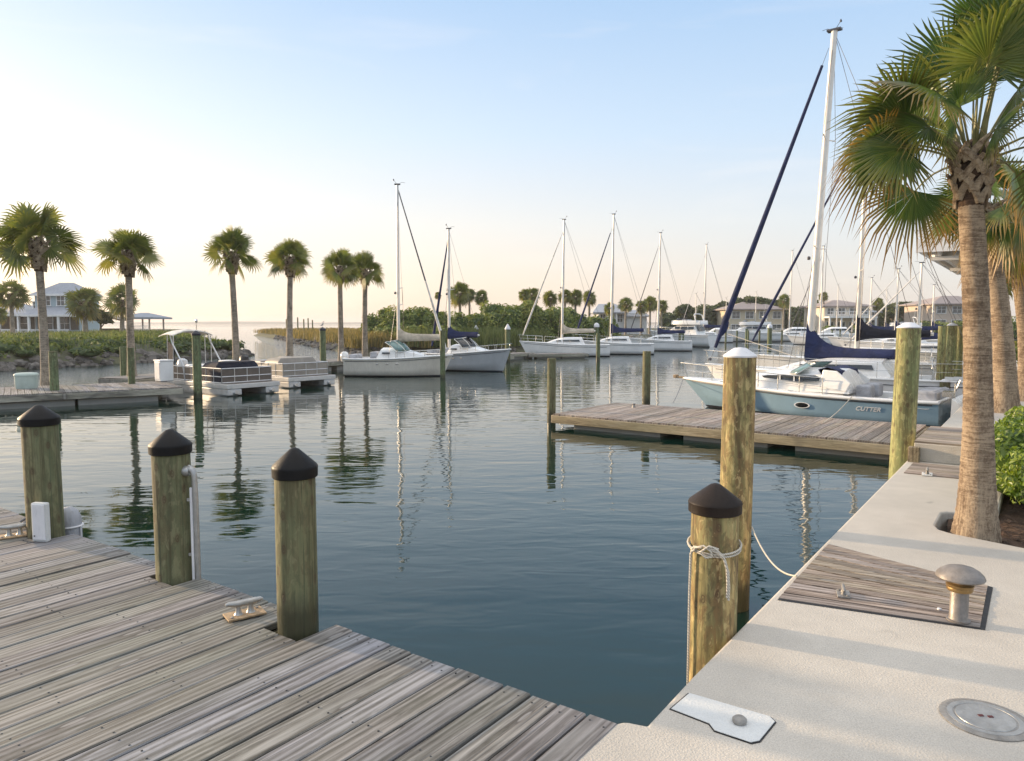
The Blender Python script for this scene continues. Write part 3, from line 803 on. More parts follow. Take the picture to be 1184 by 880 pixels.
# raised concrete step and plank strip beside the dock
t = thing('concrete_step', 'raised pale concrete step topped with planks at the quay end of the plank dock', 'step', q(7.35, .02, QZ), QANG)
m = MB(); m.box((.8, -1.15, .11), (1.6, 2.2, .22)); m.build('block', M['concrete'], t, bevel=.01)
m = MB(); rng = random.Random(8)
for i in range(11):
    m.cur = rng.random(); m.box((.08 + i * .145, -1.15, .232), (.137, 2.2, .022))
o = m.build('planks', M['deck_brown'], t); o.data.transform(Matrix.Rotation(R(90), 4, 'Z')); o.rotation_euler = (0, 0, R(-90))
m = MB(); m.box((-.06, -.06, .06), (.10, .12, .24)); m.build('corner_post', M['beam'], t, bevel=.008)
t = thing('plank_strip', 'flat brown plank strip across the quay in front of the concrete step', 'decking', q(6.45, .04, QZ), QANG)
m = MB(); rng = random.Random(9)
for i in range(6):
    m.cur = rng.random(); m.box((.06 + i * .125, -1.2, .006), (.118, 2.3, .008))
o = m.build('planks', M['deck_brown'], t); o.data.transform(Matrix.Rotation(R(90), 4, 'Z')); o.rotation_euler = (0, 0, R(-90))
cleat('small stubby grey cleat on a white plate on the quay near the plank strip', onz(1072, 549, QZ + .004), R(60), .85, 'plate', 'iron')

# ------------------------------------------------------------------ docks on the water
def float_dock(name, label, a, b, width, z, nside=1, mat='deck_brown', beam='beam', board=.16, floats=True, front_shift=0):
    """plank dock from a to b (front edge nearest the camera); planks across it"""
    a = Vector((a[0], a[1], 0)); b = Vector((b[0], b[1], 0)); d = (b - a); L = d.length; ang = math.atan2(d.y, d.x)
    t = thing(name, label, 'dock', a, ang)
    rng = random.Random(int(L * 100)); m = MB(); n = int(L / board)
    for i in range(n):
        m.cur = rng.random(); x = (i + .5) * L / n
        m.box((x, width / 2, z - .02 + rng.uniform(-.002, .002)), (L / n - .012, width + rng.uniform(-.02, .02), .04))
    o = m.build('planks', M[mat], t); o.data.transform(Matrix.Rotation(R(90), 4, 'Z')); o.rotation_euler = (0, 0, R(-90))
    m = MB(); m.cur = .3
    m.box((L / 2, -.03, z - .12), (L, .05, .17)); m.cur = .6; m.box((L / 2, width + .03, z - .12), (L, .05, .17)); m.box((-.03, width / 2, z - .12), (.05, width, .17)); m.box((L + .03, width / 2, z - .12), (.05, width, .17))
    m.build('fascia', M[beam], t, bevel=.006)
    m = MB(); x = .5 + front_shift
    while floats and x < L - .6:
        w = min(rng.choice((1.7, 2.1, 1.4)), L - .2 - x); m.box((x + w / 2, width / 2, z / 2 - .23), (w, width - .16, .40)); x += w + rng.choice((.08, .5, .1))
    if floats: m.build('floats', M['concrete_grey'], t, bevel=.02)
    return t
fd = float_dock('floating_dock', 'plank topped floating dock in the middle, running out from the quay beside the blue boat', (.93, 16.65), (6.62, 12.45), 2.95, .31, beam='beam', board=.17)
m = MB(); m.lathe([(.05, .31), (.045, .33), (.03, .37), (.05, .40), (.03, .42)], (.9, 2.2, 0), 10); m.build('bollard', M['iron'], fd, 40)
float_dock('floating_dock', 'short grey finger dock behind the stern of the blue boat', (8.4, 19.6), (11.2, 17.55), 1.3, .33, beam='beam_grey', mat='deck')

LD_A = Vector((-19.5, 16.3, 0)); LD_B = Vector((-10.13, 22.64, 0))
float_dock('floating_dock', 'long grey dock on the left carrying the mint dock box', LD_A, LD_B, 3.0, .40, beam='beam_grey', mat='deck', floats=True)
# palm walkway behind the moored pontoon boats
float_dock('plank_walkway', 'narrow plank walkway behind the pontoon boats with a row of palms on it', (-12.9, 25.35), (-7.6, 40.5), 1.7, .45, beam='beam_grey', mat='deck')
float_dock('floating_dock', 'low grey finger dock beside the white boat bow with the raked rail', (-.9, 47.8), (1.6, 50.5), 1.4, .35, beam='beam_grey', mat='deck')
float_dock('floating_dock', 'low dark finger dock in front of the cream covered sailboat', (1.2, 49.6), (5.2, 50.6), .9, .30, beam='beam_grey', mat='deck')
float_dock('floating_dock', 'small finger dock with a white edge right of the second motor boat', (-1.2, 44.0), (.1, 46.5), .8, .32, beam='beam_grey', mat='deck')

# mint dock box
bx = aty(31, 446, 22.2)
t = thing('dock_box', 'pale mint plastic dock box standing on the left dock', 'dock box', (bx.x, bx.y, .40), R(20))
m = MB(); rings = []
for z, s_ in ((0, .92), (.03, .96), (.36, 1.0), (.38, 1.0)):
    rings.append([Vector((.29 * s_ * abs(math.cos(a)) ** .5 * (1 if math.cos(a) > 0 else -1), .24 * s_ * abs(math.sin(a)) ** .5 * (1 if math.sin(a) > 0 else -1), z)) for a in [2 * PI * (k + .5) / 32 for k in range(32)]])
m.loft(rings, True, True); m.build('body', M['mint'], t, 40)
m = MB(); rings = []
for z, s_ in ((.382, 1.05), (.41, 1.06), (.44, 1.02), (.465, .9), (.475, .5)):
    rings.append([Vector((.29 * s_ * abs(math.cos(a)) ** .5 * (1 if math.cos(a) > 0 else -1), .24 * s_ * abs(math.sin(a)) ** .5 * (1 if math.sin(a) > 0 else -1), z)) for a in [2 * PI * (k + .5) / 32 for k in range(32)]])
m.loft(rings, True, True); m.build('lid', M['mint'], t, 40)

# pilings standing in the basin
def pile_px(label, u, vw, vt, wpx, mat='pile_green', cap=None, capmat=None, lean=(0, 0), seed=0, group='pilings out in the basin', y=None):
    p = onz(u, vw, 0) if y is None else aty(u, vw, y)
    zt = EYE - (vt - 374) * p.y / FPX
    return piling(label, p.x, p.y, zt, max(.07, wpx * p.y / FPX / 2), mat, cap, capmat, lean, group, 20, seed)
pile_px('green piling at the front of the left dock, right of the mint box', 64, 467, 406, 9.5, seed=1)
pile_px('green piling at the front of the left dock near the pontoon boats', 153, 458, 402, 7.5, seed=2)
pile_px('short green piling at the back of the left dock', 143.5, 440, 401, 7, seed=3)
pile_px('green piling with dark blue cap in front of the navy covered pontoon boat', 229, 460, 386, 9.5, cap='cone', capmat='navy_paint', seed=4)
pile_px('green dark capped piling with a perched bird beside the tan pontoon boat', 374, 436, 381, 7, cap='cone', capmat='navy_paint', seed=5)
pile_px('slim green piling at the bow of the cream motor boat', 512, 437, 382, 6, seed=6)
pile_px('green piling with pointed white cap right of the second motor boat', 587, 418, 380, 6.2, cap='point', seed=7)
pile_px('farther green piling with pointed white cap in front of the reeds', 550.5, 406, 380, 5.2, cap='point', seed=8)
pile_px('green piling at the outer corner of the middle floating dock', 637.5, 489, 414, 10, 'pile', seed=9)
pile_px('yellow green piling rising behind the middle floating dock', 747, 472, 406, 9.5, 'pile', seed=10)
pile_px('green piling with round white cap between the two covered sailboats', 689.5, 406, 377, 5.5, cap='ball', seed=11)
pile_px('dark piling at the stern of the cream covered sailboat', 691.5, 416, 385, 4.6, seed=12)
pile_px('thin dark piling beside the cream covered sailboat hull', 652, 411, 392, 3.2, seed=13)
pile_px('pale double piling by the dark red fender', 787.5, 404, 383, 6.5, cap='flat', seed=14)
pile_px('dark piling at the stern corner of the flybridge yacht', 815, 400, 385, 2.6, seed=15)
pile_px('grey piling in front of the big far yacht', 863, 396, 380, 3, seed=16)
pile_px('grey piling left of the furled blue jib of the second sailboat', 889.5, 403, 378, 5, cap='ball', seed=17)
pile_px('tall green piling behind the blue boat stern, left one of three', 1085.5, 476, 377, 9, 'pile_green_lit', seed=18)
pile_px('tall green piling with white top, middle one of three behind the blue boat stern', 1097, 470, 376, 11, 'pile_green_lit', cap='flat', seed=19)
pile_px('tall green piling, right one of three behind the blue boat stern', 1106.5, 462, 377, 7.5, 'pile_green_lit', seed=20)
pile_px('short stub piling with white cap in front of the three tall green ones', 1091, 478, 441, 11, 'pile', cap='flat', seed=21)

# ================================================================== LAND
def land(name, poly, z, slope, mat, step=2.5, seed=0):
    """a bank: shoreline polygon (z = -.6) rising over 'slope' metres to height z"""
    # resample
    P_ = []
    for i in range(len(poly)):
        a = Vector((*poly[i], 0)); b = Vector((*poly[(i + 1) % len(poly)], 0)); n = max(1, int((b - a).length / step))
        for k in range(n): P_.append(a.lerp(b, k / n))
    n = len(P_); area = sum(P_[i].x * P_[(i + 1) % n].y - P_[(i + 1) % n].x * P_[i].y for i in range(n))
    sg = 1 if area > 0 else -1
    nrm = []
    for i in range(n):
        d = P_[(i + 2) % n] - P_[i - 2]; nrm.append(Vector((-d.y, d.x, 0)).normalized() * sg)
    rings = []
    for off, zz in ((-.6, -.7), (0, 0), (slope * .4, z * .55), (slope, z * .95)):
        rg = []
        for i, p in enumerate(P_):
            w = mnoise.noise(Vector((p.x * .35, p.y * .35, seed))) * .5
            rg.append(p + nrm[i] * (off + (w if off >= 0 else 0)) + Vector((0, 0, zz + (w * .35 * z if off > 0 else 0))))
        rings.append(rg)
    m = MB(); m.loft(rings, True, False)
    b = len(m.v) - n; m.f.append(tuple(range(b, b + n))); m.fa.append(0)
    o = m.build(name, mat, None, 60)
    return structure(o), P_, nrm
LEFT = [(-18.7, 53.5), (-21.5, 46), (-25.3, 37.5), (-28.5, 25), (-45, 12), (-160, 12), (-160, 150), (-62, 150), (-48, 110), (-38, 92), (-27, 66)]
left_land, LP, LN = land('ground', LEFT, 1.25, 4.0, M['earth'], 2.5, 1)
SPIT = [(-51, 146), (-38, 118), (-32, 104), (-25, 86), (-18, 70), (-12, 56), (-6, 57), (0, 58.5), (3, 66), (6, 78), (18, 100), (36, 108), (60, 112), (62, 150), (20, 175), (-20, 165)]
mid_land, SP_, SN = land('ground', SPIT, .75, 3.0, M['earth'], 3, 2)
FAR = [(60, 112), (70, 104), (88, 96), (150, 60), (260, 60), (260, 260), (30, 260), (20, 160)]
far_land, FP_, FN = land('ground', FAR, .9, 3.0, M['earth'], 5, 3)
# the low shore across the bay
m = MB(); rng = random.Random(2); rings = []
xs = [-2600 + i * 60 for i in range(60)]
top = [Vector((x, 2300 + (x + 2000) * .05, 6 + 5 * mnoise.noise(Vector((x * .004, 0, 0))) + 3.0 * mnoise.noise(Vector((x * .03, 3, 0))))) for x in xs]
m.loft([[Vector((p.x, p.y - 30, -1)) for p in top], top, [Vector((p.x, p.y + 200, p.z + 1)) for p in top], [Vector((p.x, p.y + 400, -1)) for p in top]], False)
structure(m.build('far_shore', M['far_land'], None, 60))

# ------------------------------------------------------------------ shore rocks
def rocks(P_, nrm, sel, n, seed, r0, r1, label):
    rng = random.Random(seed); m = MB()
    bm = bmesh.new(); bmesh.ops.create_icosphere(bm, subdivisions=1, radius=1); V = [v.co.copy() for v in bm.verts]; F = [tuple(v.index for v in f.verts) for f in bm.faces]; bm.free()
    idx = [i for i in range(len(P_)) if sel(P_[i])]
    for k in range(n):
        i = rng.choice(idx); p = P_[i].lerp(P_[(i + 1) % len(P_)], rng.random()); o = rng.uniform(-.3, 1.9)
        c = p + nrm[i] * o; c.z = .02 + o * .28 + rng.uniform(-.1, .12); r = rng.uniform(r0, r1)
        sc = Vector((r * rng.uniform(.8, 1.5), r * rng.uniform(.7, 1.2), r * rng.uniform(.55, .9)))
        rot = Matrix.Rotation(rng.uniform(0, 6.3), 3, 'Z') @ Matrix.Rotation(rng.uniform(-.5, .5), 3, 'X')
        sd = rng.uniform(0, 99); m.cur = rng.random()
        vs = []
        for v in V:
            q_ = Vector((v.x * sc.x, v.y * sc.y, v.z * sc.z)) * (1 + .32 * mnoise.noise(v * 1.6 + Vector((sd, 0, 0))))
            vs.append(rot @ q_ + c)
        m.add(vs, F)
    return stuff(m.build('rocks', M['rock'], None, 25, fix=False), label, 'rocks')
rocks(LP, LN, lambda p: p.x > -60 and 10 < p.y < 75, 520, 4, .16, .5, 'grey riprap rocks along the foot of the left bank')
rocks(SP_, SN, lambda p: p.y < 120 and p.x < 20, 420, 6, .15, .42, 'brown rocks along the reedy shore behind the moored boats')

# ------------------------------------------------------------------ leaves
def leafy(name, blobs, n, size, mat, seed, parent=None, flat=.5, core=True, up=0.0, clump=.55):
    """crown or thicket: many small leaf-sized faces in clumps through the volume of ellipsoids (c, r)"""
    rng = np.random.default_rng(seed)
    vol = np.array([b[1][0] * b[1][1] + b[1][1] * b[1][2] for b in blobs]); vol = vol / vol.sum()
    which = rng.choice(len(blobs), n, p=vol)
    C_ = np.array([b[0] for b in blobs])[which]; Rr = np.array([b[1] for b in blobs])[which]
    d = rng.normal(size=(n, 3)); d /= np.linalg.norm(d, axis=1)[:, None]
    d[:, 2] = np.where(d[:, 2] < -.45, -d[:, 2], d[:, 2])
    nz = np.array([mnoise.noise(Vector(tuple(c + dd * 0 + (dd * rr) * 1.0)) * (clump / max(.05, float(np.mean(rr))) * 2.2)) for c, dd, rr in zip(C_, d, Rr)])
    rad = (.84 + .32 * nz) * (1 - .38 * rng.random(n) ** 2.2)
    pos = C_ + d * Rr * rad[:, None]
    nn = d * flat + rng.normal(size=(n, 3)) * .6; nn[:, 2] += up; nn /= np.linalg.norm(nn, axis=1)[:, None]
    a = np.cross(nn, rng.normal(size=(n, 3))); a /= np.linalg.norm(a, axis=1)[:, None]; b = np.cross(nn, a)
    s = size * (.6 + .8 * rng.random(n))[:, None]
    v0 = pos - a * s; v1 = pos + b * s * .48 - a * s * .15 + nn * s * .12; v2 = pos + a * s; v3 = pos - b * s * .48 - a * s * .15 + nn * s * .12
    V = np.stack([v0, v1, v2, v3], 1).reshape(-1, 3)
    rnd = np.clip(.5 + nz * .9 + rng.normal(size=n) * .22, 0, 1)
    nf = n
    faces = np.arange(4 * n).reshape(-1, 4)
    V = [tuple(p) for p in V]; F = [tuple(f) for f in faces]; fa = list(rnd)
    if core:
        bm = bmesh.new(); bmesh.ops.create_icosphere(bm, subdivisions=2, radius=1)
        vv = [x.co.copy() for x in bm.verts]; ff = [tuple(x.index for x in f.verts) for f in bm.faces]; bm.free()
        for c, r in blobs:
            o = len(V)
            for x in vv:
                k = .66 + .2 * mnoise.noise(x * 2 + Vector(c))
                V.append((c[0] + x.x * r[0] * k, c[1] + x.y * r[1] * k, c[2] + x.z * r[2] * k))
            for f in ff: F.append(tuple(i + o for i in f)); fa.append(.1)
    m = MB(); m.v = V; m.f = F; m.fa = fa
    return m.build(name, mat, parent, fix=False)

def blades(name, spots, h, w, mat, seed, per=6, lean=.35):
    """grass or reeds: spots = [(x,y,z)]"""
    rng = random.Random(seed); m = MB()
    for (x, y, z) in spots:
        for k in range(per):
            a = rng.uniform(0, 6.283); hh = h * rng.uniform(.55, 1.15); ww = w * rng.uniform(.6, 1.3)
            px, py = x + rng.gauss(0, .22), y + rng.gauss(0, .22)
            dx, dy = math.cos(a), math.sin(a); ln = hh * rng.uniform(.05, lean); b = rng.uniform(0, 6.283); lx, ly = math.cos(b) * ln, math.sin(b) * ln
            m.cur = rng.random()
            m.add([(px - dx * ww, py - dy * ww, z), (px + dx * ww, py + dy * ww, z), (px + dx * ww * .7 + lx * .35, py + dy * ww * .7 + ly * .35, z + hh * .6), (px + lx, py + ly, z + hh), (px - dx * ww * .7 + lx * .35, py - dy * ww * .7 + ly * .35, z + hh * .6)], [(0, 1, 2, 3, 4)])
    return m.build(name, mat, None, fix=False)

def inside(p, poly):
    r = False; j = len(poly) - 1
    for i in range(len(poly)):
        if (poly[i][1] > p[1]) != (poly[j][1] > p[1]) and p[0] < (poly[j][0] - poly[i][0]) * (p[1] - poly[i][1]) / (poly[j][1] - poly[i][1]) + poly[i][0]: r = not r
        j = i
    return r
def shore_dist(p, P_): return min((p[0] - q_.x) ** 2 + (p[1] - q_.y) ** 2 for q_ in P_) ** .5

# left bank: low leafy cover, thick near the edge
rng = random.Random(14); bl = []
while len(bl) < 330:
    x, y = rng.uniform(-62, -19.5), rng.uniform(20, 92)
    if not inside((x, y), LEFT): continue
    d = shore_dist((x, y), LP)
    if d < 1.3: continue
    if y > 76 or rng.random() > max(.14, 1.15 - d / 9): continue
    tipf = min(1, d / 4.5)
    r = rng.uniform(.7, 1.5) * (.75 + .3 * tipf)
    bl.append(((x, y, min(1.05, .45 + d * .17)), (r, r, r * .42)))
o = leafy('ground_cover', bl, 42000, .13, M['cover'], 3, None, .5, True, .4)
stuff(o, 'low green shrubs and creepers covering the left bank', 'ground cover')
sp = []
while len(sp) < 1500:
    x, y = rng.uniform(-62, -19), rng.uniform(20, 90)
    if inside((x, y), LEFT) and shore_dist((x, y), LP) > 1.6 and shore_dist((x, y), LP) < 12: sp.append((x, y, min(1.1, .3 + shore_dist((x, y), LP) * .2)))
stuff(blades('grass', sp, .65, .022, M['reed_green'], 5, 5), 'long green grass on the left bank', 'grass')
# lawn behind, in front of the house
sp = []
while len(sp) < 1800:
    x, y = rng.uniform(-95, -30), rng.uniform(60, 100)
    if inside((x, y), LEFT): sp.append((x, y, 1.15))
stuff(blades('lawn', sp, .4, .05, M['reed_green'], 6, 4), 'mown green grass in front of the blue grey house', 'grass')

# reedy spit and the reeds behind the moored boats
def reeds(n, box, cond, h, w, mat, seed, name, label, per=7):
    rng = random.Random(seed); sp = []; tries = 0
    while len(sp) < n and tries < n * 60:
        tries += 1
        x, y = rng.uniform(box[0], box[1]), rng.uniform(box[2], box[3])
        if inside((x, y), SPIT) and cond(x, y): sp.append((x, y, .35 + min(.4, shore_dist((x, y), SP_) * .15)))
    return stuff(blades(name, sp, h, w, mat, seed, per), label, 'reeds')
px = lambda x, y: 592 + FPX * x / y
reeds(2300, (-52, -2, 52, 148), lambda x, y: px(x, y) < 470 and 1.0 < shore_dist((x, y), SP_) < 22 and x < -4, .82, .045, M['reed'], 7, 'reeds', 'golden marsh reeds on the low spit and shore behind the left palms')
reeds(1500, (-9, 8, 57, 84), lambda x, y: px(x, y) > 455 and .8 < shore_dist((x, y), SP_) < 5.0, 1.35, .03, M['reed_green'], 8, 'reeds', 'tall pale green reeds along the shore in front of the mangroves', 9)
reeds(600, (-14, 0, 55, 66), lambda x, y: px(x, y) < 500 and .6 < shore_dist((x, y), SP_) < 4, 1.0, .03, M['reed'], 9, 'reeds', 'dry golden reeds on the shore behind the cream motor boat', 7)

# mangrove thickets
def thicket(name, label, pts, n, leaf, mat, seed, cat='bushes'):
    """pts: (pixel x, top pixel y, distance, half width px)"""
    rng = random.Random(seed); bl = []
    for (u, v, D, hw) in pts:
        for k in range(5):
            uu = u + rng.uniform(-hw, hw) * .8; DD = D + rng.uniform(-1.5, 4); x = (uu - 592) * DD / FPX
            zt = EYE + (374 - v - rng.uniform(-1, 4)) * DD / FPX; r = hw * DD / FPX * rng.uniform(.55, .85)
            rz = max(.6, min(1.5, zt * .42))
            bl.append(((x, DD, zt - rz), (r, r, rz))); bl.append(((x + rng.uniform(-.5, .5), DD - .8, max(.7, zt * .38)), (r, r * .8, max(.7, zt * .42))))
    o = leafy(name, bl, n, leaf, mat, seed, None, .95, True, .3)
    return stuff(o, label, cat)
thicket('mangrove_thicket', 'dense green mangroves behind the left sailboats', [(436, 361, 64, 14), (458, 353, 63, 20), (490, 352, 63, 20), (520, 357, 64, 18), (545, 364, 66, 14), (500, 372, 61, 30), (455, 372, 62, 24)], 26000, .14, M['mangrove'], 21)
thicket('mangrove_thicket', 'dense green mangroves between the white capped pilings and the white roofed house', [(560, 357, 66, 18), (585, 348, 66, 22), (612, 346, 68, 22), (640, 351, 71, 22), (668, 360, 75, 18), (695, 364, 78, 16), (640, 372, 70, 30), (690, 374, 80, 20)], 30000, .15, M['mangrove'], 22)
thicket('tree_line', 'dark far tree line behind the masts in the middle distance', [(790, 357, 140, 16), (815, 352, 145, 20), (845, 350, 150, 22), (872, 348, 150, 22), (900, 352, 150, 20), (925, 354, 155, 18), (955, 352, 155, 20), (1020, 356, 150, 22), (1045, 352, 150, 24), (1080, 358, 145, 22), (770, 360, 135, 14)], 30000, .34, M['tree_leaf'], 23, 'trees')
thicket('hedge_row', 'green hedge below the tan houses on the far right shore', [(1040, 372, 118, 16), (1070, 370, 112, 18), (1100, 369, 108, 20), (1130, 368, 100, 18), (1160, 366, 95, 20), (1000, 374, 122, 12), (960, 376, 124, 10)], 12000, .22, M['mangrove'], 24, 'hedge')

# ------------------------------------------------------------------ palms
class Leafs(MB):
    def __init__(s): super().__init__(); s.tip = []; s.age = []
    def put(s, vs, fs, tips, age, rnd):
        b = len(s.v); s.v += [tuple(p) for p in vs]; s.tip += tips; s.age += [age] * len(vs)
        for f in fs: s.f.append(tuple(i + b for i in f)); s.fa.append(rnd)
    def done(s, name, mat, parent):
        s.a = {'tip': s.tip, 'age': s.age}
        return s.build(name, mat, parent, fix=False)

def fan(L, P0, az, el, Lp, Rf, nl, age, rng, detail=2, stalk=None, roll=0.0, limp=1.0):
    """one fan leaf: stalk from P0, then a pleated blade whose tips droop"""
    d = Vector((math.cos(az) * math.cos(el), math.sin(az) * math.cos(el), math.sin(el)))
    P0 = Vector(P0); pts = [P0]; cur = d.copy(); ns = 5
    for i in range(ns):
        cur = (cur + Vector((0, 0, -1)) * (.05 + .09 * age) * limp * (1 + .4 * max(0, math.cos(el)))).normalized()
        pts.append(pts[-1] + cur * Lp / ns)
    E = pts[-1]; T = (cur + Vector((0, 0, -.16 - .2 * age))).normalized()
    S = T.cross(Vector((0, 0, 1)))
    if S.length < .15: S = Vector((-math.sin(az), math.cos(az), 0))
    S.normalize(); N = S.cross(T).normalized()
    roll = roll if roll else rng.choice((-1, 1)) * rng.uniform(.35, 1.35) * (1 - .5 * max(0, el / R(90)) ** 3)
    if roll: rm = Matrix.Rotation(roll, 3, T); S = rm @ S; N = rm @ N
    if stalk is not None:
        stalk.tube([p for p in pts] + [E + T * Rf * .10], [Rf * .028, Rf * .022, Rf * .018, Rf * .016, Rf * .014, Rf * .012, Rf * .005], 5 if detail > 1 else 3)
    else:           # far crowns: the stalk is part of the crown
        sw = S * Rf * .020; uw = Vector((0, 0, Rf * .018))
        for k in range(ns): L.put([pts[k] - sw, pts[k] + sw, pts[k + 1] + sw, pts[k + 1] - sw], [(0, 1, 2, 3)], [0] * 4, age, .8); L.put([pts[k] - uw, pts[k] + uw, pts[k + 1] + uw, pts[k + 1] - uw], [(0, 1, 2, 3)], [0] * 4, age, .8)
    A = R(rng.uniform(105, 132)); step = 2 * A / nl; rnd0 = rng.random()
    fold = rng.uniform(.08, .28) + .18 * age; sagk = rng.uniform(.12, .28) + .26 * age; droop = rng.uniform(.12, .42) + .55 * age; sagk *= limp; droop *= limp
    split = rng.uniform(.44, .58)
    def pos(rho, th, lift=0.0):
        a = rho * math.cos(th); b = rho * math.sin(th); f = rho / Rf
        p = E + T * a + S * b + N * (lift - fold * abs(b) * (.6 + .4 * f))
        p = p + Vector((0, 0, -1)) * (sagk * Rf * (max(0, a) / Rf) ** 2 + droop * Rf * max(0, f - .55) ** 2 * 1.15)
        return p
    for i in range(nl):
        th = -A + (i + .5) * step + rng.uniform(-.05, .05) * step
        ln = Rf * (.76 + .24 * math.cos(th * .75)) * rng.uniform(.88, 1.06)
        hw = step * .52; j = th + rng.uniform(-.25, .25) * step; j2 = th + rng.uniform(-.9, .9) * step
        rnd = min(1, max(0, rnd0 * .6 + rng.random() * .4))
        r1 = ln * split; lf = r1 * math.tan(step / 2) * .55
        if detail > 1:
            vs = [E, pos(r1, th - hw), pos(r1, th, lf), pos(r1, th + hw), pos(ln * .78, j - hw * .42), pos(ln * .78, j, lf * .5), pos(ln * .78, j + hw * .42), pos(ln * 1.04, j2)]
            L.put(vs, [(0, 1, 2), (0, 2, 3), (1, 4, 5, 2), (2, 5, 6, 3), (4, 7, 5), (5, 7, 6)], [0, .48, .48, .48, .78, .78, .78, 1.0], age, rnd)
        else:
            vs = [E, pos(r1, th - hw), pos(r1, th + hw), pos(ln * .78, j + hw * .45), pos(ln * 1.02, j2), pos(ln * .78, j - hw * .45)]
            L.put(vs, [(0, 1, 2), (1, 5, 3, 2), (5, 4, 3)], [0, .5, .5, .78, 1, .78], age, rnd)

def palm_trunk(t, h, r0, r1, bend, mat, n=24, flare=1.0, seed=0, rings=40):
    m = MB(); rg = []
    for i in range(rings + 1):
        f = i / rings; z = -.08 + (h + .08) * f
        rr = r1 + (r0 - r1) * (1 - f) ** 1.6 + flare * r0 * .42 * math.exp(-max(0, z) / (.09 * h + .12))
        rr *= 1 + .018 * math.sin(i * 2.3 + seed) + .02 * mnoise.noise(Vector((0, seed, z * 6)))
        cx, cy = bend[0] * f * f, bend[1] * f * f
        rg.append([Vector((cx + rr * (1 + .03 * mnoise.noise(Vector((math.cos(a) * 2, math.sin(a) * 2, z * 2 + seed)))) * math.cos(a), cy + rr * (1 + .03 * mnoise.noise(Vector((math.cos(a) * 2 + 5, math.sin(a) * 2, z * 2 + seed)))) * math.sin(a), z)) for a in [2 * PI * k / n for k in range(n)]])
    m.loft(rg, True, True)
    return m.build('trunk', mat, t, 50)

def palm_boots(t, top, r, h, rb, n, mat, seed, w=1.0):
    """crossed leaf bases wrapping the top of the trunk; top = Vector of the trunk top"""
    rng = random.Random(seed); m = MB()
    core = [(r * .93, -.05 * h), (r * 1.0, 0), (r * 1.15, h * .3), (r * 1.3, h * .6), (r * 1.15, h * .9), (r * .8, h * 1.1), (r * .3, h * 1.2)]
    c = MB(); c.lathe(core, top, 16); c.build('boot_fibre', M['fibre'], t, 60)
    for i in range(n):
        f = (i + rng.random() * .5) / n; a = i * 2.39996 + rng.uniform(-.1, .1); z = f * h * .92
        ra = r * (1.06 + .42 * math.sin(min(1, f * 1.25) * PI / 2)); W = rb * w * rng.uniform(.85, 1.1) * (1 - .15 * f)
        out = Vector((math.cos(a), math.sin(a), 0)); upv = Vector((0, 0, 1))
        for leg in (-1, 1):        # each boot is split in two like a wishbone
            def pt(da, k, dz):
                aa = a + leg * da
                return top + Vector((math.cos(aa), math.sin(aa), 0)) * k + upv * (z + dz)
            pts = [pt(0, ra * 1.0, -h * .06), pt(.28, ra * 1.06, h * .10), pt(.62, ra * 1.16, h * .24), pt(.85, ra * 1.34 + rb * .2, h * .34)]
            rr = [W * .55, W * .46, W * .42, W * .34]; m.cur = rng.random(); rings = []
            for k, p in enumerate(pts):
                o2 = (p - top); o2.z = 0; o2.normalize(); ww = rr[k]; th = ww * .55
                dirv = (pts[min(3, k + 1)] - pts[max(0, k - 1)]).normalized(); side = dirv.cross(o2).normalized()
                rings.append([p + side * ww, p + side * ww * .6 + o2 * th, p - side * ww * .6 + o2 * th, p - side * ww, p - side * ww * .6 - o2 * th * .6, p + side * ww * .6 - o2 * th * .6])
            m.loft(rings, True, True)
    return m.build('leaf_boots', mat, t, 35)

W_ = PI   # azimuth of screen left
# the near palm: every frond is a part of its own
def near_palm(label, p, h, r0, r1, bh, Lp, Rf, n, seed, nl=46, detail=2, bend=(0, 0), extra=(), group=None, el0=84, el1=-48, boots=26, rb=.05, gap=None):
    t = thing('cabbage_palm', label, 'palm tree', p, 0, group)
    palm_trunk(t, h, r0, r1, bend, M['bark'], 40, 1.25, seed, 110)
    top = Vector((bend[0], bend[1], h))
    palm_boots(t, top, r1, bh, rb, boots, M['boot'], seed + 1)
    rng = random.Random(seed); hub = top + Vector((0, 0, bh * .62))
    specs = []
    for i in range(n):
        f = i / (n - 1)
        specs.append((i * 2.39996 + rng.uniform(-.25, .25), R(lerp(el0, el1, f ** .85) + rng.uniform(-8, 8)), Lp * rng.uniform(.82, 1.1), Rf * rng.uniform(.9, 1.08), max(0, min(1, (f - .30) * 1.9))))
    if gap: specs = [s_ for s_ in specs if not (((s_[0] - gap[0]) % (2 * PI)) < gap[1] - gap[0] and s_[1] < gap[2])]
    specs += list(extra)
    for (az, el, lp, rf, age) in specs:
        L = Leafs(); st = MB(); base = hub + Vector((math.cos(az), math.sin(az), 0)) * r1 * .8 + Vector((0, 0, (el / R(90)) * bh * .45))
        fan(L, base, az, el, lp, rf, nl, age, rng, detail, st)
        fo = L.done('frond', M['palm_leaf'], t)
        st.build('stalk', M['petiole'], fo, 50)
    return t
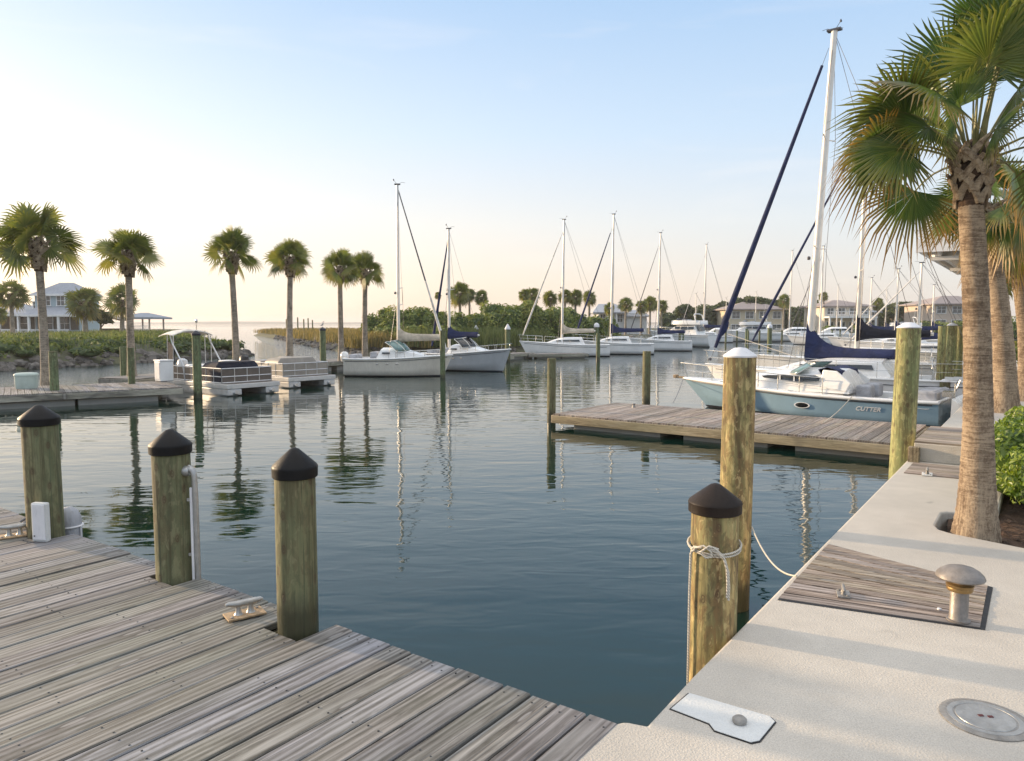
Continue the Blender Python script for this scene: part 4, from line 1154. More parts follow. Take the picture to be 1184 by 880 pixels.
near_palm('large near palm with thick fissured trunk rising from the soil bed beside the clipped hedge',
          q(4.20, .905, .63), 2.62, .120, .088, 0.42, .62, .52, 20, 3, nl=40, el1=32, bend=(-.15, .02), gap=(W_ + .85, W_ + 2.35, R(38)), boots=22, rb=.066, extra=(
    (W_ - .15, R(50), .58, .54, .1), (W_ + .10, R(28), .52, .50, .25), (W_ + .30, R(44), .42, .44, .30), (W_ - .35, R(36), .44, .46, .35), (W_ + .80, R(50), .46, .46, .12), (W_ + 1.42, R(70), .75, .48, .05),
    (W_ + 1.45, R(46), .28, .34, .4), (W_ + 2.3, R(58), .62, .50, .1), (W_ + 2.75, R(30), .5, .52, .3), (W_ + 2.6, R(16), .42, .48, .5), (W_ - .8, R(52), .46, .46, .3), (W_ + 1.1, R(84), .85, .50, .0), (W_ + 1.9, R(80), .8, .50, .0)))
near_palm('second palm along the quay, half hidden behind the large near palm, with ragged dry boots',
          q(13.9, .75, .68), 3.36, .19, .155, .46, .52, .64, 26, 8, 34, 1, gap=(W_ - 1.0, W_ + 1.0, R(24)), boots=30, rb=.09, bend=(-.35, .25), group='palms along the quay', el1=-6)
near_palm('third slimmer palm along the quay at the right edge, behind the second palm',
          q(16.6, 1.05, .68), 3.15, .165, .13, .44, .52, .66, 26, 9, 34, 1, boots=24, rb=.075, bend=(-.3, .2), group='palms along the quay', el1=-8)

# far palms: three crowns shared among them
def far_crown_proto(seed, n, nl, Lp, Rf, el1, detail=1, age0=.0, limp=.7):
    rng = random.Random(seed); L = Leafs()
    for i in range(n):
        f = i / (n - 1); az = i * 2.39996 + rng.uniform(-.3, .3)
        fan(L, (.05 * math.cos(az), .05 * math.sin(az), .12 - .25 * f), az, R(lerp(86, el1, f ** .85) + rng.uniform(-9, 9)), Lp * rng.uniform(.8, 1.1), Rf * rng.uniform(.88, 1.08), nl, max(0, min(1, (f - .45) * 1.2 + age0)), rng, detail, None, 0, limp)
    for i in range(5):
        az = i * 2.39996 + 1.1; fan(L, (.03 * math.cos(az), .03 * math.sin(az), .02), az, R(rng.uniform(38, 84)), rng.uniform(.16, .28), Rf * rng.uniform(.85, 1.0), nl, 0, rng, detail, None, 0, limp * .7)
    o = L.done('crown', M['palm_far'], None); me = o.data; bpy.data.objects.remove(o); return me
# unit crowns: radius about 1
CROWNS = [far_crown_proto(31, 19, 22, .44, .54, -4), far_crown_proto(32, 20, 22, .42, .54, -8), far_crown_proto(33, 18, 22, .46, .53, -2)]
FULL = [far_crown_proto(41, 26, 15, .42, .56, -46), far_crown_proto(42, 28, 15, .42, .56, -50, 1, .15)]
def far_palm(label, x, y, zbase, ztop, rc, rt, kind=0, full=False, boots=True, bend=(0, 0), group='palms', rz=0.0, bark='bark_far', bootr=1.0):
    """ztop: top of the crown; rc: crown radius"""
    t = thing('cabbage_palm', label, 'palm tree', (x, y, zbase), rz, group)
    hub = ztop - zbase - rc * (.84 if boots and not full else .95)
    bh = rc * .62
    th = hub - (bh * .95 if boots and not full else .3 * rc)
    palm_trunk(t, th, rt * .86, rt * .68, bend, M[bark], 14, .7, x, 24)
    top = Vector((bend[0], bend[1], th))
    if boots: palm_boots(t, top, rt * (.92 if not full else .9), bh * (1 if not full else .5), rc * .068 * bootr, 24, M['boot'], int(abs(x) * 10), 1.0)
    me = (FULL if full else CROWNS)[kind % (2 if full else 3)]
    c = bpy.data.objects.new('crown', me); col.objects.link(c); c.parent = t; c.location = (bend[0], bend[1], hub); c.scale = (rc, rc, rc); c.rotation_euler = (.10 * math.sin(x * 3), .10 * math.cos(x * 5), kind * 1.7 + x); c.scale.z *= .95 + .1 * math.sin(x * 7)
    return t
def palm_px(label, u, vtop, D, hwpx, vbase_z, wpx, kind=0, full=False, group='palms', boots=True, bend=(0, 0), **kw):
    x = (u - 592) * D / FPX; zt = EYE + (374 - vtop) * D / FPX
    return far_palm(label, x, D, vbase_z, zt, hwpx * D / FPX, wpx * D / FPX / 2, kind, full, boots, bend, group, **kw)
GP = 'row of palms on the left dock'
palm_px('tallest palm of the left row, standing at the mint dock box', 52, 240, 24.0, 51, .38, 12, 0, group=GP, bootr=1.5, bend=(-.05, 0))
palm_px('second palm of the left row, behind the paired green pilings', 151.5, 261, 26.6, 41, .43, 10.5, 1, group=GP, bootr=1.5, bend=(.02, 0))
palm_px('third palm of the left row, rising behind the navy pontoon boat', 273, 268, 30.6, 34, .43, 9.5, 2, group=GP, bootr=1.5, bend=(-.08, 0))
palm_px('fourth palm of the left row, rising behind the tan pontoon boat', 335, 276, 33.6, 31, .43, 9, 0, group=GP, bootr=1.5, bend=(.1, 0))
palm_px('fifth palm of the left row, left of a close pair beside the cream motor boat', 394.5, 290, 37.6, 26, .43, 8, 1, group=GP)
palm_px('last palm of the left row, right of a close pair beside the cream motor boat', 422, 294, 39.2, 25, .43, 8, 2, group=GP, bootr=1.5, bend=(.06, 0))
GH = 'bushy palms by the blue grey house'
palm_px('bushy palm at the left end of the blue grey house', 16, 320, 75, 22, 1.1, 6, 0, True, GH)
palm_px('widest bushy palm with yellowing fronds right of the blue grey house', 100, 326, 72, 25, 1.1, 7, 1, True, GH)
palm_px('bushy palm beside the thatched shelter, partly behind the second row palm', 142, 328, 78, 21, 1.1, 5.5, 0, True, GH, bend=(.15, 0))
palm_px('young palm at the left frame edge below the bushy palm', 0, 352, 70, 12, 1.1, 4, 1, True, GH)
GM = 'palms behind the mangroves'
palm_px('tallest palm behind the left mangroves', 532, 325, 76, 16, .9, 4.5, 0, True, GM)
palm_px('palm just behind the tallest one above the left mangroves', 543, 331, 80, 10, .9, 3.5, 1, True, GM)
palm_px('smaller palm right of the pair above the left mangroves', 557, 335, 80, 10, .9, 3.3, 0, True, GM)
palm_px('tiny palm in the gap between the two left masts', 507, 337, 90, 5, .9, 2, 1, True, GM)
GQ = 'cluster of palms above the middle mangroves'
for (lab, u, v, hw, k, D) in (('leftmost palm of the cluster above the middle mangroves', 606, 333, 9, 0, 84), ('second palm of the cluster above the middle mangroves', 615, 330, 12, 1, 86), ('palm left of the cream covered mast above the mangroves', 636, 335, 11, 0, 88),
                           ('palm directly behind the cream covered mast', 653, 332, 11, 1, 86), ('palm right of the cream covered mast above the mangroves', 665, 334, 11, 0, 87), ('rightmost palm of the cluster, touching the dark furled jib', 681, 335, 10, 1, 88)):
    palm_px(lab, u, v, D, hw, .9, 3.6, k, True, GQ)
GR = 'palms around the white roofed house'
for (lab, u, v, hw, k, D) in (('palm in front of the white roofed house', 723, 342, 11, 0, 98), ('palm at the right end of the white roofed house', 741, 346, 9, 1, 100), ('palm left of the white covered mast near the flybridge yacht', 751, 341, 11, 0, 104), ('low palm right of the mast above the flybridge yacht', 764, 344, 10, 1, 106), ('small palm behind the roof of the white roofed house', 704, 349, 8, 0, 104)):
    palm_px(lab, u, v, D, hw, .9, 3.2, k, True, GR)
GF = 'far palms among the houses'
for (lab, u, v, hw, k, D) in (('far palm between the tan house and the big white mast', 905, 340, 9, 0, 128), ('small far palm directly behind the big white mast', 950, 336, 7, 1, 130), ('lone far palm right of the cream house', 1013, 344, 8, 0, 128), ('far palm at the left edge of the cream house', 940, 345, 6, 1, 140)):
    palm_px(lab, u, v, D, hw, .9, 2.6, k, True, GF)
# hanging far palm fronds seen between the quay palms
palm_px('bushy palm farther along the quay between the two nearest trunks', 1143, 284, 30, 36, .7, 9, 0, True, 'palms along the quay')

# ------------------------------------------------------------------ broad trees
def broad_tree(label, u, vtop, D, hw, zb, group, seed):
    x = (u - 592) * D / FPX; zt = EYE + (374 - vtop) * D / FPX; r = hw * D / FPX
    t = thing('broadleaf_tree', label, 'tree', (x, D, zb), 0, group)
    h = zt - zb; rng = random.Random(seed)
    m = MB(); m.tube([(0, 0, -.2), (.05, 0, h * .25), (.1, .05, h * .5), (0, 0, h * .8)], [r * .09, r * .075, r * .05, r * .02], 8)
    for k in range(6):
        a = k * 1.05 + rng.random(); m.tube([(.05, 0, h * (.3 + .05 * k)), (math.cos(a) * r * .35, math.sin(a) * r * .35, h * (.5 + .05 * k)), (math.cos(a) * r * .7, math.sin(a) * r * .7, h * (.6 + .05 * k))], [r * .045, r * .03, r * .012], 6)
    m.build('trunk', M['trunk'], t, 50)
    bl = []
    for k in range(11):
        a = rng.uniform(0, 6.28); d = r * rng.uniform(.15, .68); rr = r * rng.uniform(.32, .5)
        bl.append(((math.cos(a) * d, math.sin(a) * d, h * rng.uniform(.55, .86)), (rr, rr, rr * .62)))
    bl.append(((0, 0, h * .86), (r * .45, r * .45, h * .14)))
    leafy('crown', bl, 3200, .026 * D / 10, M['tree_leaf'], seed, t, .5, True, .2)
    return t
GT = 'broad trees on the far shore'
broad_tree('round topped broad tree left of the tan house', 866, 343, 140, 22, .9, GT, 51)
broad_tree('broad tree behind the roof of the tan house', 884, 346, 150, 18, .9, GT, 52)
broad_tree('broad tree above the far yachts near the slim mast', 836, 349, 150, 18, .9, GT, 53)
broad_tree('broad tree between the cream house and the right tan house', 1045, 349, 140, 20, .9, GT, 54)
broad_tree('broad tree behind the masts right of the lone far palm', 1030, 352, 145, 14, .9, GT, 55)
broad_tree('broad dark tree behind the flybridge yacht', 792, 352, 130, 18, .9, GT, 56)
broad_tree('dark rounded bush like tree right of the blue grey house', 117, 358, 80, 16, 1.0, None, 57)

# ------------------------------------------------------------------ clipped hedge and shrubs
def shrub(name, label, blobs, n, leaf, seed, group=None, mat='hedge'):
    c0 = Vector(blobs[0][0]); c0.z = QZ - .05
    t = thing(name, label, 'shrub', c0, 0, group)
    bl = [((b[0][0] - c0.x, b[0][1] - c0.y, b[0][2] - c0.z), b[1]) for b in blobs]
    leafy('foliage', bl, n, leaf, M[mat], seed, t, .75, True, .25, .8)
    rng = random.Random(seed); m = MB()
    for k in range(9):
        a = rng.uniform(0, 6.28); e = Vector(bl[rng.randrange(len(bl))][0])
        m.tube([(.12 * math.cos(a), .12 * math.sin(a), -.02), (e.x * .5 + .2 * math.cos(a), e.y * .5 + .2 * math.sin(a), e.z * .5), (e.x, e.y, e.z)], [.012, .01, .006], 5)
    m.build('stems', M['trunk'], t, 50)
    return t
hb = []
rng = random.Random(77)
for (s_, w_, z_, r_) in ((5.35, 1.42, 1.06, .42), (5.9, 1.18, 1.10, .42), (6.5, 1.20, 1.12, .44), (7.1, 1.24, 1.14, .44), (5.7, 1.9, 1.14, .45), (6.5, 2.0, 1.15, .46), (7.4, 2.0, 1.12, .45), (5.2, 2.2, 1.05, .45), (6.0, 2.6, 1.12, .5)):
    p = q(s_, w_, z_); hb.append(((p.x, p.y, p.z), (r_, r_, .36)))
    hb.append(((p.x, p.y, .86), (r_ * .95, r_ * .95, .27)))
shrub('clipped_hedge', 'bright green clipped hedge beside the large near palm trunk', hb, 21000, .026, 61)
def small_shrub(label, s_, w_, r, z, seed, mat='hedge'):
    p = q(s_, w_, 0); return shrub('garden_shrub', label, [((p.x, p.y, z), (r, r, r * .8)), ((p.x + r * .5, p.y + r * .4, z - r * .2), (r * .8, r * .8, r * .7))], 2600, .05, seed, 'shrubs along the quay', mat)
small_shrub('green shrub at the right edge behind the second and third palm trunks', 19, 1.5, .75, 1.15, 62)
small_shrub('dark rounded shrub at the end of the quay walk beside far pilings', 27.5, 1.0, .8, 1.35, 63, 'mangrove')
small_shrub('green shrub at the right frame edge between hedge and palms', 12.6, 2.2, .7, 1.15, 64)

# ================================================================== BUILDINGS
def gable_hip(m, x0, x1, y0, y1, z, h, ov=.5, ridge=.5):
    """hip roof: eaves at z, ridge along x"""
    a, b, c, d = x0 - ov, x1 + ov, y0 - ov, y1 + ov; L = b - a; W = d - c
    rx0, rx1 = a + min(W / 2, L / 2) * ridge * 2 * .98, b - min(W / 2, L / 2) * ridge * 2 * .98
    if rx1 < rx0: rx0 = rx1 = (a + b) / 2
    ym = (c + d) / 2
    vs = [(a, c, z), (b, c, z), (b, d, z), (a, d, z), (rx0, ym, z + h), (rx1, ym, z + h), (a, c, z - .18), (b, c, z - .18), (b, d, z - .18), (a, d, z - .18)]
    m.add(vs, [(0, 1, 5, 4), (1, 2, 5), (2, 3, 4, 5), (3, 0, 4), (6, 7, 1, 0), (7, 8, 2, 1), (8, 9, 3, 2), (9, 6, 0, 3), (9, 8, 7, 6)])
def window(t, x, y, z, w, h, n=2, trim='trim', depth=.08):
    """window in a wall facing -y at plane y"""
    m = MB(); f = .09
    m.box((x, y - depth / 2, z + h / 2 + f / 2), (w + 2 * f, depth, f)); m.box((x, y - depth / 2, z - h / 2 - f / 2), (w + 2 * f + .1, depth + .04, f))
    for sg in (-1, 1): m.box((x + sg * (w / 2 + f / 2), y - depth / 2, z), (f, depth, h))
    for k in range(1, n): m.box((x - w / 2 + w * k / n, y - depth / 2, z), (.05, depth * .8, h))
    m.box((x, y - depth / 2, z), (w, depth * .7, .04))
    fr = m.build('window', M[trim], t)
    m = MB(); m.box((x, y - .012, z), (w, .02, h)); m.build('pane', M['window_glass'], fr)
    return fr
def wallbox(t, x0, x1, y0, y1, z0, z1, mat): 
    m = MB(); m.box(((x0 + x1) / 2, (y0 + y1) / 2, (z0 + z1) / 2), (x1 - x0, y1 - y0, z1 - z0)); return m.build('wall', M[mat], t)
def posts(t, xs, y, z0, z1, w, mat='trim'):
    for x in xs:
        m = MB(); m.box((x, y, (z0 + z1) / 2), (w, w, z1 - z0)); m.build('post', M[mat], t)
def railing(t, x0, x1, y, z, h, gap=.14, mat='trim', name='railing'):
    m = MB(); m.box(((x0 + x1) / 2, y, z + h), (x1 - x0, .07, .06)); m.box(((x0 + x1) / 2, y, z + .12), (x1 - x0, .05, .05))
    n = int((x1 - x0) / gap)
    for i in range(n + 1): m.box((x0 + (x1 - x0) * i / n, y, z + h / 2 + .06), (.035, .035, h - .12))
    return m.build(name, M[mat], t)

# blue grey house on the left bank
def house_left():
    D = 90; s = D / FPX; X = lambda u: (u - 592) * s; Z = lambda v: EYE + (374 - v) * s
    o = Vector((X(55), D, 0))
    t = thing('house', 'two storey blue grey house with hipped grey roof and white porch on the left bank', 'house', o)
    x = lambda u: X(u) - o.x
    g0 = 1.1
    wallbox(t, x(34), x(85), 1.5, 6, g0, Z(341), 'wall_blue')          # main block
    wallbox(t, x(-45), x(34) - .01, 3.0, 9.5, g0, Z(357), 'wall_blue')       # wing
    m = MB(); gable_hip(m, x(34), x(85), 1.5, 6, Z(340), Z(325.5) - Z(340), .35, .42); m.build('roof', M['roof_grey'], t)
    m = MB(); gable_hip(m, x(-45), x(34), -.2, 9.5, Z(363), Z(350) - Z(363), .4, .45); m.build('roof', M['roof_grey'], t)
    # skirt roof over the porch
    m = MB(); ye = -1.4; e = [(x(36), ye, Z(364.6)), (x(100), ye, Z(364.6)), (x(100), 1.5, Z(361)), (x(88), 1.47, Z(354.5)), (x(36), 1.47, Z(354.5))]
    lo = [(p[0], p[1], p[2] - .16) for p in e]
    m.add(e + lo, [(0, 1, 3, 4), (1, 2, 3), (5, 6, 1, 0), (6, 7, 2, 1), (7, 8, 3, 2), (5, 9, 8, 7, 6), (9, 5, 0, 4), (8, 9, 4, 3)]); m.build('porch_roof', M['roof_grey'], t)
    m = MB(); m.box(((x(36) + x(100)) / 2, ye - .03, Z(365.2)), (x(100) - x(36), .06, .22)); m.build('fascia', M['trim'], t)
    m = MB(); m.box(((x(-45) + x(36)) / 2, -.68, Z(364.4)), (x(36) - x(-45), .06, .24)); m.build('fascia', M['trim'], t)
    m = MB(); m.box(((x(34) + x(85)) / 2, 1.08, Z(340) - .08), (x(85) - x(34) + .7, .08, .26)); m.build('fascia', M['trim'], t)
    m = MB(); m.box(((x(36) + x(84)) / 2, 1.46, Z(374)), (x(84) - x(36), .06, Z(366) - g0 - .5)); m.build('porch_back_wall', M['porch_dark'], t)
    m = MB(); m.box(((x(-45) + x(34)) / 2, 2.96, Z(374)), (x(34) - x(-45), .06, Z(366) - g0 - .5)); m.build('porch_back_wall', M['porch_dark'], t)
    for u, w in ((47.5, 1.0), (64.5, .9)): window(t, x(u), 1.5, Z(347.5), w * 1.0, 1.15, 2)
    window(t, x(27), 2.99, Z(352.2), .8, .8, 2)
    posts(t, [x(u) for u in (43, 59, 76.5)], -1.25, g0 - .3, Z(365.5), .24)
    posts(t, [x(u) for u in (-30, -12, 4.5, 26)], -.5, g0 - .3, Z(364.5), .2)
    for u in (48, 68): window(t, x(u), 1.43, Z(374), 1.3, 1.6, 2)
    for u in (12, 30): window(t, x(u), 2.93, Z(374), 1.0, 1.7, 1)
    railing(t, x(-30), x(43), -.5, Z(388), .75); railing(t, x(43), x(88), -1.25, Z(388), .75)
    m = MB(); m.box(((x(-45) + x(89)) / 2, 0, g0 - .02), (x(89) - x(-45), 3.6, .3)); m.build('porch_floor', M['trim'], t)
    # pavilion
    o2 = Vector((X(160), 84, 0))
    p = thing('boat_pavilion', 'open waterfront pavilion with low grey hipped roof behind the second row palm', 'pavilion', o2)
    s2 = 84 / FPX; xx = lambda u: (u - 592) * s2 - o2.x; zz = lambda v: EYE + (374 - v) * s2
    m = MB(); gable_hip(m, xx(141), xx(176), 0, 4, zz(367), zz(361.5) - zz(367), .4, .4); m.build('roof', M['roof_grey'], p)
    for u in (143, 152, 173): 
        m = MB(); m.box((xx(u), .2, (zz(367) + .4) / 2), (.14, .14, zz(367) - .6)); m.build('post', M['wall_tan'], p)
    for u in (147, 172): 
        m = MB(); m.box((xx(u), 3.8, (zz(367) + .4) / 2), (.14, .14, zz(367) - .6)); m.build('post', M['wall_tan'], p)
    railing(p, xx(143), xx(173), .15, zz(385), .8)
    m = MB(); m.box(((xx(138) + xx(177)) / 2, 2, zz(385.5)), (xx(177) - xx(138), 4.4, .25)); m.build('deck', M['trim'], p)
    # thatched shelter
    o3 = Vector(((128 - 592) * 82 / FPX, 82, 0)); s3 = 82 / FPX
    h = thing('thatched_shelter', 'small shelter with sloping dark thatched roof between the bushy palms', 'shelter', o3)
    m = MB(); m.add([(-1.2, -.9, EYE + 12 * s3), (1.7, -.9, EYE + 4.5 * s3), (1.7, 1.2, EYE + 4.5 * s3), (-1.2, 1.2, EYE + 12 * s3), (-1.2, -.9, EYE + 10 * s3), (1.7, -.9, EYE + 2.8 * s3), (1.7, 1.2, EYE + 2.8 * s3), (-1.2, 1.2, EYE + 10 * s3)], [(0, 1, 2, 3), (7, 6, 5, 4), (0, 4, 5, 1), (1, 5, 6, 2), (2, 6, 7, 3), (3, 7, 4, 0)]); m.build('roof', M['bark_far'], h)
    for xq in (-1.0, 1.5):
        m = MB(); m.box((xq, 0, 1.9), (.12, .12, 1.9)); m.build('post', M['wall_white'], h)
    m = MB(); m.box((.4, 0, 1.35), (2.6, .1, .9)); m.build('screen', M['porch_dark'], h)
house_left()

# white roofed house behind the mangroves
def house_mid():
    D = 108; s = D / FPX; X = lambda u: (u - 592) * s; Z = lambda v: EYE + (374 - v) * s; o = Vector((X(722), D, 0)); x = lambda u: X(u) - o.x
    t = thing('house', 'low white house with pale grey gabled roof behind the mangroves and masts', 'house', o)
    wallbox(t, x(692), x(748), .5, 7, .7, Z(362), 'wall_white')
    m = MB(); gable_hip(m, x(688), x(722), 0, 7, Z(361), Z(351) - Z(361), .4, .25); m.build('roof', M['roof_light'], t)
    m = MB(); gable_hip(m, x(722), x(748), .5, 6.5, Z(365), Z(358) - Z(365), .4, .25); m.build('roof', M['roof_light'], t)
    for u in (697, 706, 717): window(t, x(u), .5, Z(368), .7, 1.1, 2)
    posts(t, [x(u) for u in (692, 702, 712, 722)], -.2, .7, Z(362), .16)
    m = MB(); m.box((x(707), -.25, Z(361.5)), (x(722) - x(692) + .6, .1, .2)); m.build('fascia', M['trim'], t)
house_mid()

def house_far(label, u0, u1, vtop, veave, vmid, vbase, D, wall, roof, balcony=True, wins=4, cat='house'):
    s = D / FPX; uc = (u0 + u1) / 2; X = lambda u: (u - 592) * s; Z = lambda v: EYE + (374 - v) * s; o = Vector((X(uc), D, 0)); x = lambda u: X(u) - o.x
    t = thing('house', label, cat, o)
    wallbox(t, x(u0), x(u1), 0, 9, Z(vbase) - .4, Z(veave), wall)
    m = MB(); gable_hip(m, x(u0), x(u1), 0, 9, Z(veave) + .1, Z(vtop) - Z(veave), .7, .45); m.build('roof', M[roof], t)
    W = x(u1) - x(u0)
    for i in range(wins):
        f = (i + .5) / wins; xx = x(u0) + W * f
        window(t, xx, 0, (Z(veave) + Z(vmid)) / 2 + .1, W / wins * .55, (Z(veave) - Z(vmid)) * .55, 2)
        if vbase - vmid > 8: window(t, xx, 0, (Z(vmid) + Z(vbase)) / 2 - .1, W / wins * .62, (Z(vmid) - Z(vbase)) * .5, 2)
    if balcony:
        m = MB(); m.box((0, -1.2, Z(vmid)), (W + .4, 2.4, .25)); m.build('balcony', M['trim'], t)
        railing(t, x(u0), x(u1), -2.3, Z(vmid) + .1, .85, .35)
        posts(t, [x(u0) + W * k / 4 for k in range(5)], -2.2, Z(vbase) - .5, Z(vmid) - .13, .25)
    return t
house_far('tan house with dark low roof and pale porch far behind the yachts', 842, 905, 349, 358, 372, 383, 135, 'wall_yellow', 'roof_brown', False, 4)
house_far('two storey cream house on the far shore with brown roof and white balcony', 952, 1004, 347, 354.5, 367, 386, 128, 'wall_cream', 'roof_brown', True, 4)
house_far('small white house right of the cream house, half hidden by trees', 1000, 1012, 357, 361, 366, 380, 134, 'wall_white', 'roof_light', False, 1)
house_far('tan house with broad brown roof on the far shore, beside the large near palm trunk', 1077, 1150, 342, 352, 366, 380, 122, 'wall_tan', 'roof_brown', False, 4)
house_far('pale pinkish house half hidden by trees left of the tan house with dark roof', 822, 842, 355, 360, 370, 383, 150, 'wall_tan', 'roof_light', False, 2)

# raised balcony over the quay walk
def balcony():
    o = Vector((10.5, 19.3, 0)); t = thing('raised_balcony', 'raised white balcony with slatted underside and railing jutting over the quay at right', 'balcony', o, QANG)
    # local x along the quay, local -y inland
    L, W, z = 10.6, 6.5, 4.20
    m = MB(); m.box((L / 2, -W / 2, z + .20), (L, W, .12)); m.build('deck', M['beam_grey'], t)
    m = MB()
    m.box((L / 2, -.05, z + .14), (L + .1, .10, .34)); m.box((-.05, -W / 2, z + .14), (.10, W + .1, .34)); m.box((L + .05, -W / 2, z + .14), (.10, W, .34)); m.build('fascia', M['trim'], t)
    for i in range(11):
        m = MB(); m.cur = i / 11; m.box((L / 2, -.45 - i * .56, z + .0), (L - .2, .10, .24)); m.build('joist', M['trim'], t)
    m = MB(); m.bar((.3, -.3, z - .02), (3.2, -3.4, z - .10), .14, .22); m.build('brace', M['trim'], t)
    for xx in (.4, 5.3, 10.2):
        m = MB(); m.box((xx, -3.2, z - .17), (.2, W - .6, .10)); m.build('beam', M['trim'], t)
    railing(t, 0, L, -.06, z + .30, 1.0, .13)
    m = MB()
    m.box((-.02, -W / 2, z + 1.30), (.07, W, .06)); m.box((-.02, -W / 2, z + .42), (.05, W, .05))
    for i in range(50): m.box((-.02, -W * i / 49, z + .82), (.035, .035, .9))
    m.build('railing', M['trim'], t)
    for xx in (.4, 5.3, 10.2):
        m = MB(); m.box((xx, -4.6, (z + QZ) / 2), (.3, .3, z - QZ - .2)); m.build('post', M['trim'], t)
    wallbox(t, -.5, L + 3, -W - 4, -W + .02, QZ, 8.2, 'wall_white')
balcony()

# ================================================================== BOATS
def hull_fn(L, B, fs, fb, rake=.12, draft=.3, tw=.86, bowpow=2.2, flare=.14, cut=0.0):
    """surface of a hull: t 0..1 from stern to bow, s 0..1 from keel to sheer; gives the port half"""
    def f(t, s, side=1):
        b = B / 2 * (tw + (1 - tw) * math.sin(min(1, t / .45) * PI / 2)) * (1 - max(0, (t - .42) / .58) ** bowpow)
        zs = fs + (fb - fs) * (t ** 1.8) - .03 * math.sin(t * PI)
        zk = -draft * (1 - max(0, (t - .6) / .4) ** 2 * 1.0)
        z = zk + (zs - zk) * s
        prof = (min(1, s / .42) ** .62 * (1 - flare) + flare * max(0, (s - .25) / .75)) if s > 0 else 0
        # fuller topsides aft, flared at the bow
        fl = max(0, (t - .5) / .5); prof = prof * (1 - fl * .35) + fl * .35 * s
        x = -L / 2 + L * t
        x += rake * L * (max(0, (t - .7) / .3) ** 1.5) * (z / max(.1, fb)) - (0 if t > .05 else cut * (1 - s))
        return Vector((x, side * b * prof, z))
    return f
def hull_mesh(f, s0=0.0, s1=1.0, off=0.0, nt=26, ns=9):
    rings = []
    for i in range(nt + 1):
        t = i / nt; t = 1 - (1 - t) ** 1.35 if i > 0 else 0
        rg = []
        for k in range(ns + 1): p = f(t, s1 + (s0 - s1) * k / ns, 1); p.y += off; rg.append(p)
        for k in range(ns + 1): p = f(t, s0 + (s1 - s0) * k / ns, -1); p.y -= off; rg.append(p)
        rings.append(rg)
    return rings
def make_hull(t, f, mat, L, B, stripe='navy_paint', deckmat='white', cockpit=None, cap='white', capw=.05):
    m = MB(); rg = hull_mesh(f); m.loft(rg, False); 
    n = len(rg[0]); m.f.append(tuple(range(n))); m.fa.append(0)                     # transom
    m.build('hull', M[mat], t, 45)
    # antifouling band
    m = MB(); rings = []
    for i in range(27):
        tt = 1 - (1 - i / 26) ** 1.35; ring = []
        for side in (1, -1):
            pr = []
            for zz in (-.12, -.02, .055):
                a0, a1 = f(tt, 0).z, f(tt, 1).z; s = max(0.02, (zz - a0) / (a1 - a0)); p = f(tt, s, side); p.y += side * .006; p.x += .006 * (tt > .97); pr.append(p)
            ring += pr[::-1] if side == 1 else pr
        rings.append(ring)
    m.loft(rings, False); m.build('boot_stripe', M[stripe], t, 45)
    # deck with a cockpit well
    m = MB(); c0, c1 = cockpit if cockpit else (None, None)
    rings = []
    for i in range(27):
        tt = 1 - (1 - i / 26) ** 1.35; p = f(tt, 1); b = max(.004, abs(p.y)); x, z = p.x, p.z
        inner = c0 is not None and c0 <= tt <= c1
        ww = max(.01, b - min(.22, b * .4)); zc = z - (.36 if inner else -.03 * min(1, b))
        rings.append([Vector((x, b, z + .002)), Vector((x, ww, z + .015)), Vector((x, ww * .98, zc)), Vector((x, 0, zc + (.0 if inner else .02))), Vector((x, -ww * .98, zc)), Vector((x, -ww, z + .015)), Vector((x, -b, z + .002))])
    m.loft(rings, False); m.build('deck', M[deckmat], t, 30)
    # gunwale cap
    m = MB()
    for side in (1, -1):
        m.tube([f(1 - (1 - i / 24) ** 1.35, 1, side) + Vector((0, side * .004, -capw * .2)) for i in range(25)], capw * .5, 8)
    p0, p1 = f(0, 1, 1), f(0, 1, -1); m.tube([p0, p1], capw * .5, 8)
    m.build('gunwale', M[cap], t, 60)
def cabin(t, name, x0, x1, w0, w1, z0, h, mat, front=.55, back=.15, top=.75, crown=.06, n=12, nose=.5):
    """rounded deckhouse from x0 (aft) to x1 (forward)"""
    rings = []
    def sect(x, w, hh):
        return [Vector((x, w, z0 - .08)), Vector((x, w * .97, z0 + hh * .35)), Vector((x, w * (top + .08), z0 + hh * .82)), Vector((x, w * top * .8, z0 + hh * .97)), Vector((x, 0, z0 + hh + crown * min(1, hh * 3))), Vector((x, -w * top * .8, z0 + hh * .97)), Vector((x, -w * (top + .08), z0 + hh * .82)), Vector((x, -w * .97, z0 + hh * .35)), Vector((x, -w, z0 - .08))]
    for i in range(n + 1):
        f = i / n; x = x0 + (x1 - x0) * f
        hh = h * min(1, .04 + (f / max(.01, back)) ** .8) if f < back else h
        if f > 1 - front: g = (f - (1 - front)) / front; hh = h * max(.02, 1 - g ** 1.5)
        w = w0 + (w1 - w0) * f ** 1.2
        if f > .85: w *= 1 - (f - .85) / .15 * (1 - nose)
        rings.append(sect(x, w, hh))
    m = MB(); m.loft(rings, False, True); return m.build(name, M[mat], t, 40)
def side_window(t, name, pts, off, mat='glass', thick=.012, sides=(1, -1)):
    """dark pane on both cabin sides: pts (x, y, z) outline on the port side"""
    for sd in sides:
        m = MB(); n = len(pts); a = [Vector((p[0], sd * (p[1] + off), p[2])) for p in pts]; b = [Vector((p[0], sd * (p[1] + off - thick), p[2])) for p in pts]
        m.add(a + b, [tuple(range(n)), tuple(range(n, 2 * n))[::-1]] + [(i, (i + 1) % n, n + (i + 1) % n, n + i) for i in range(n)]); m.build(name, M[mat], t)
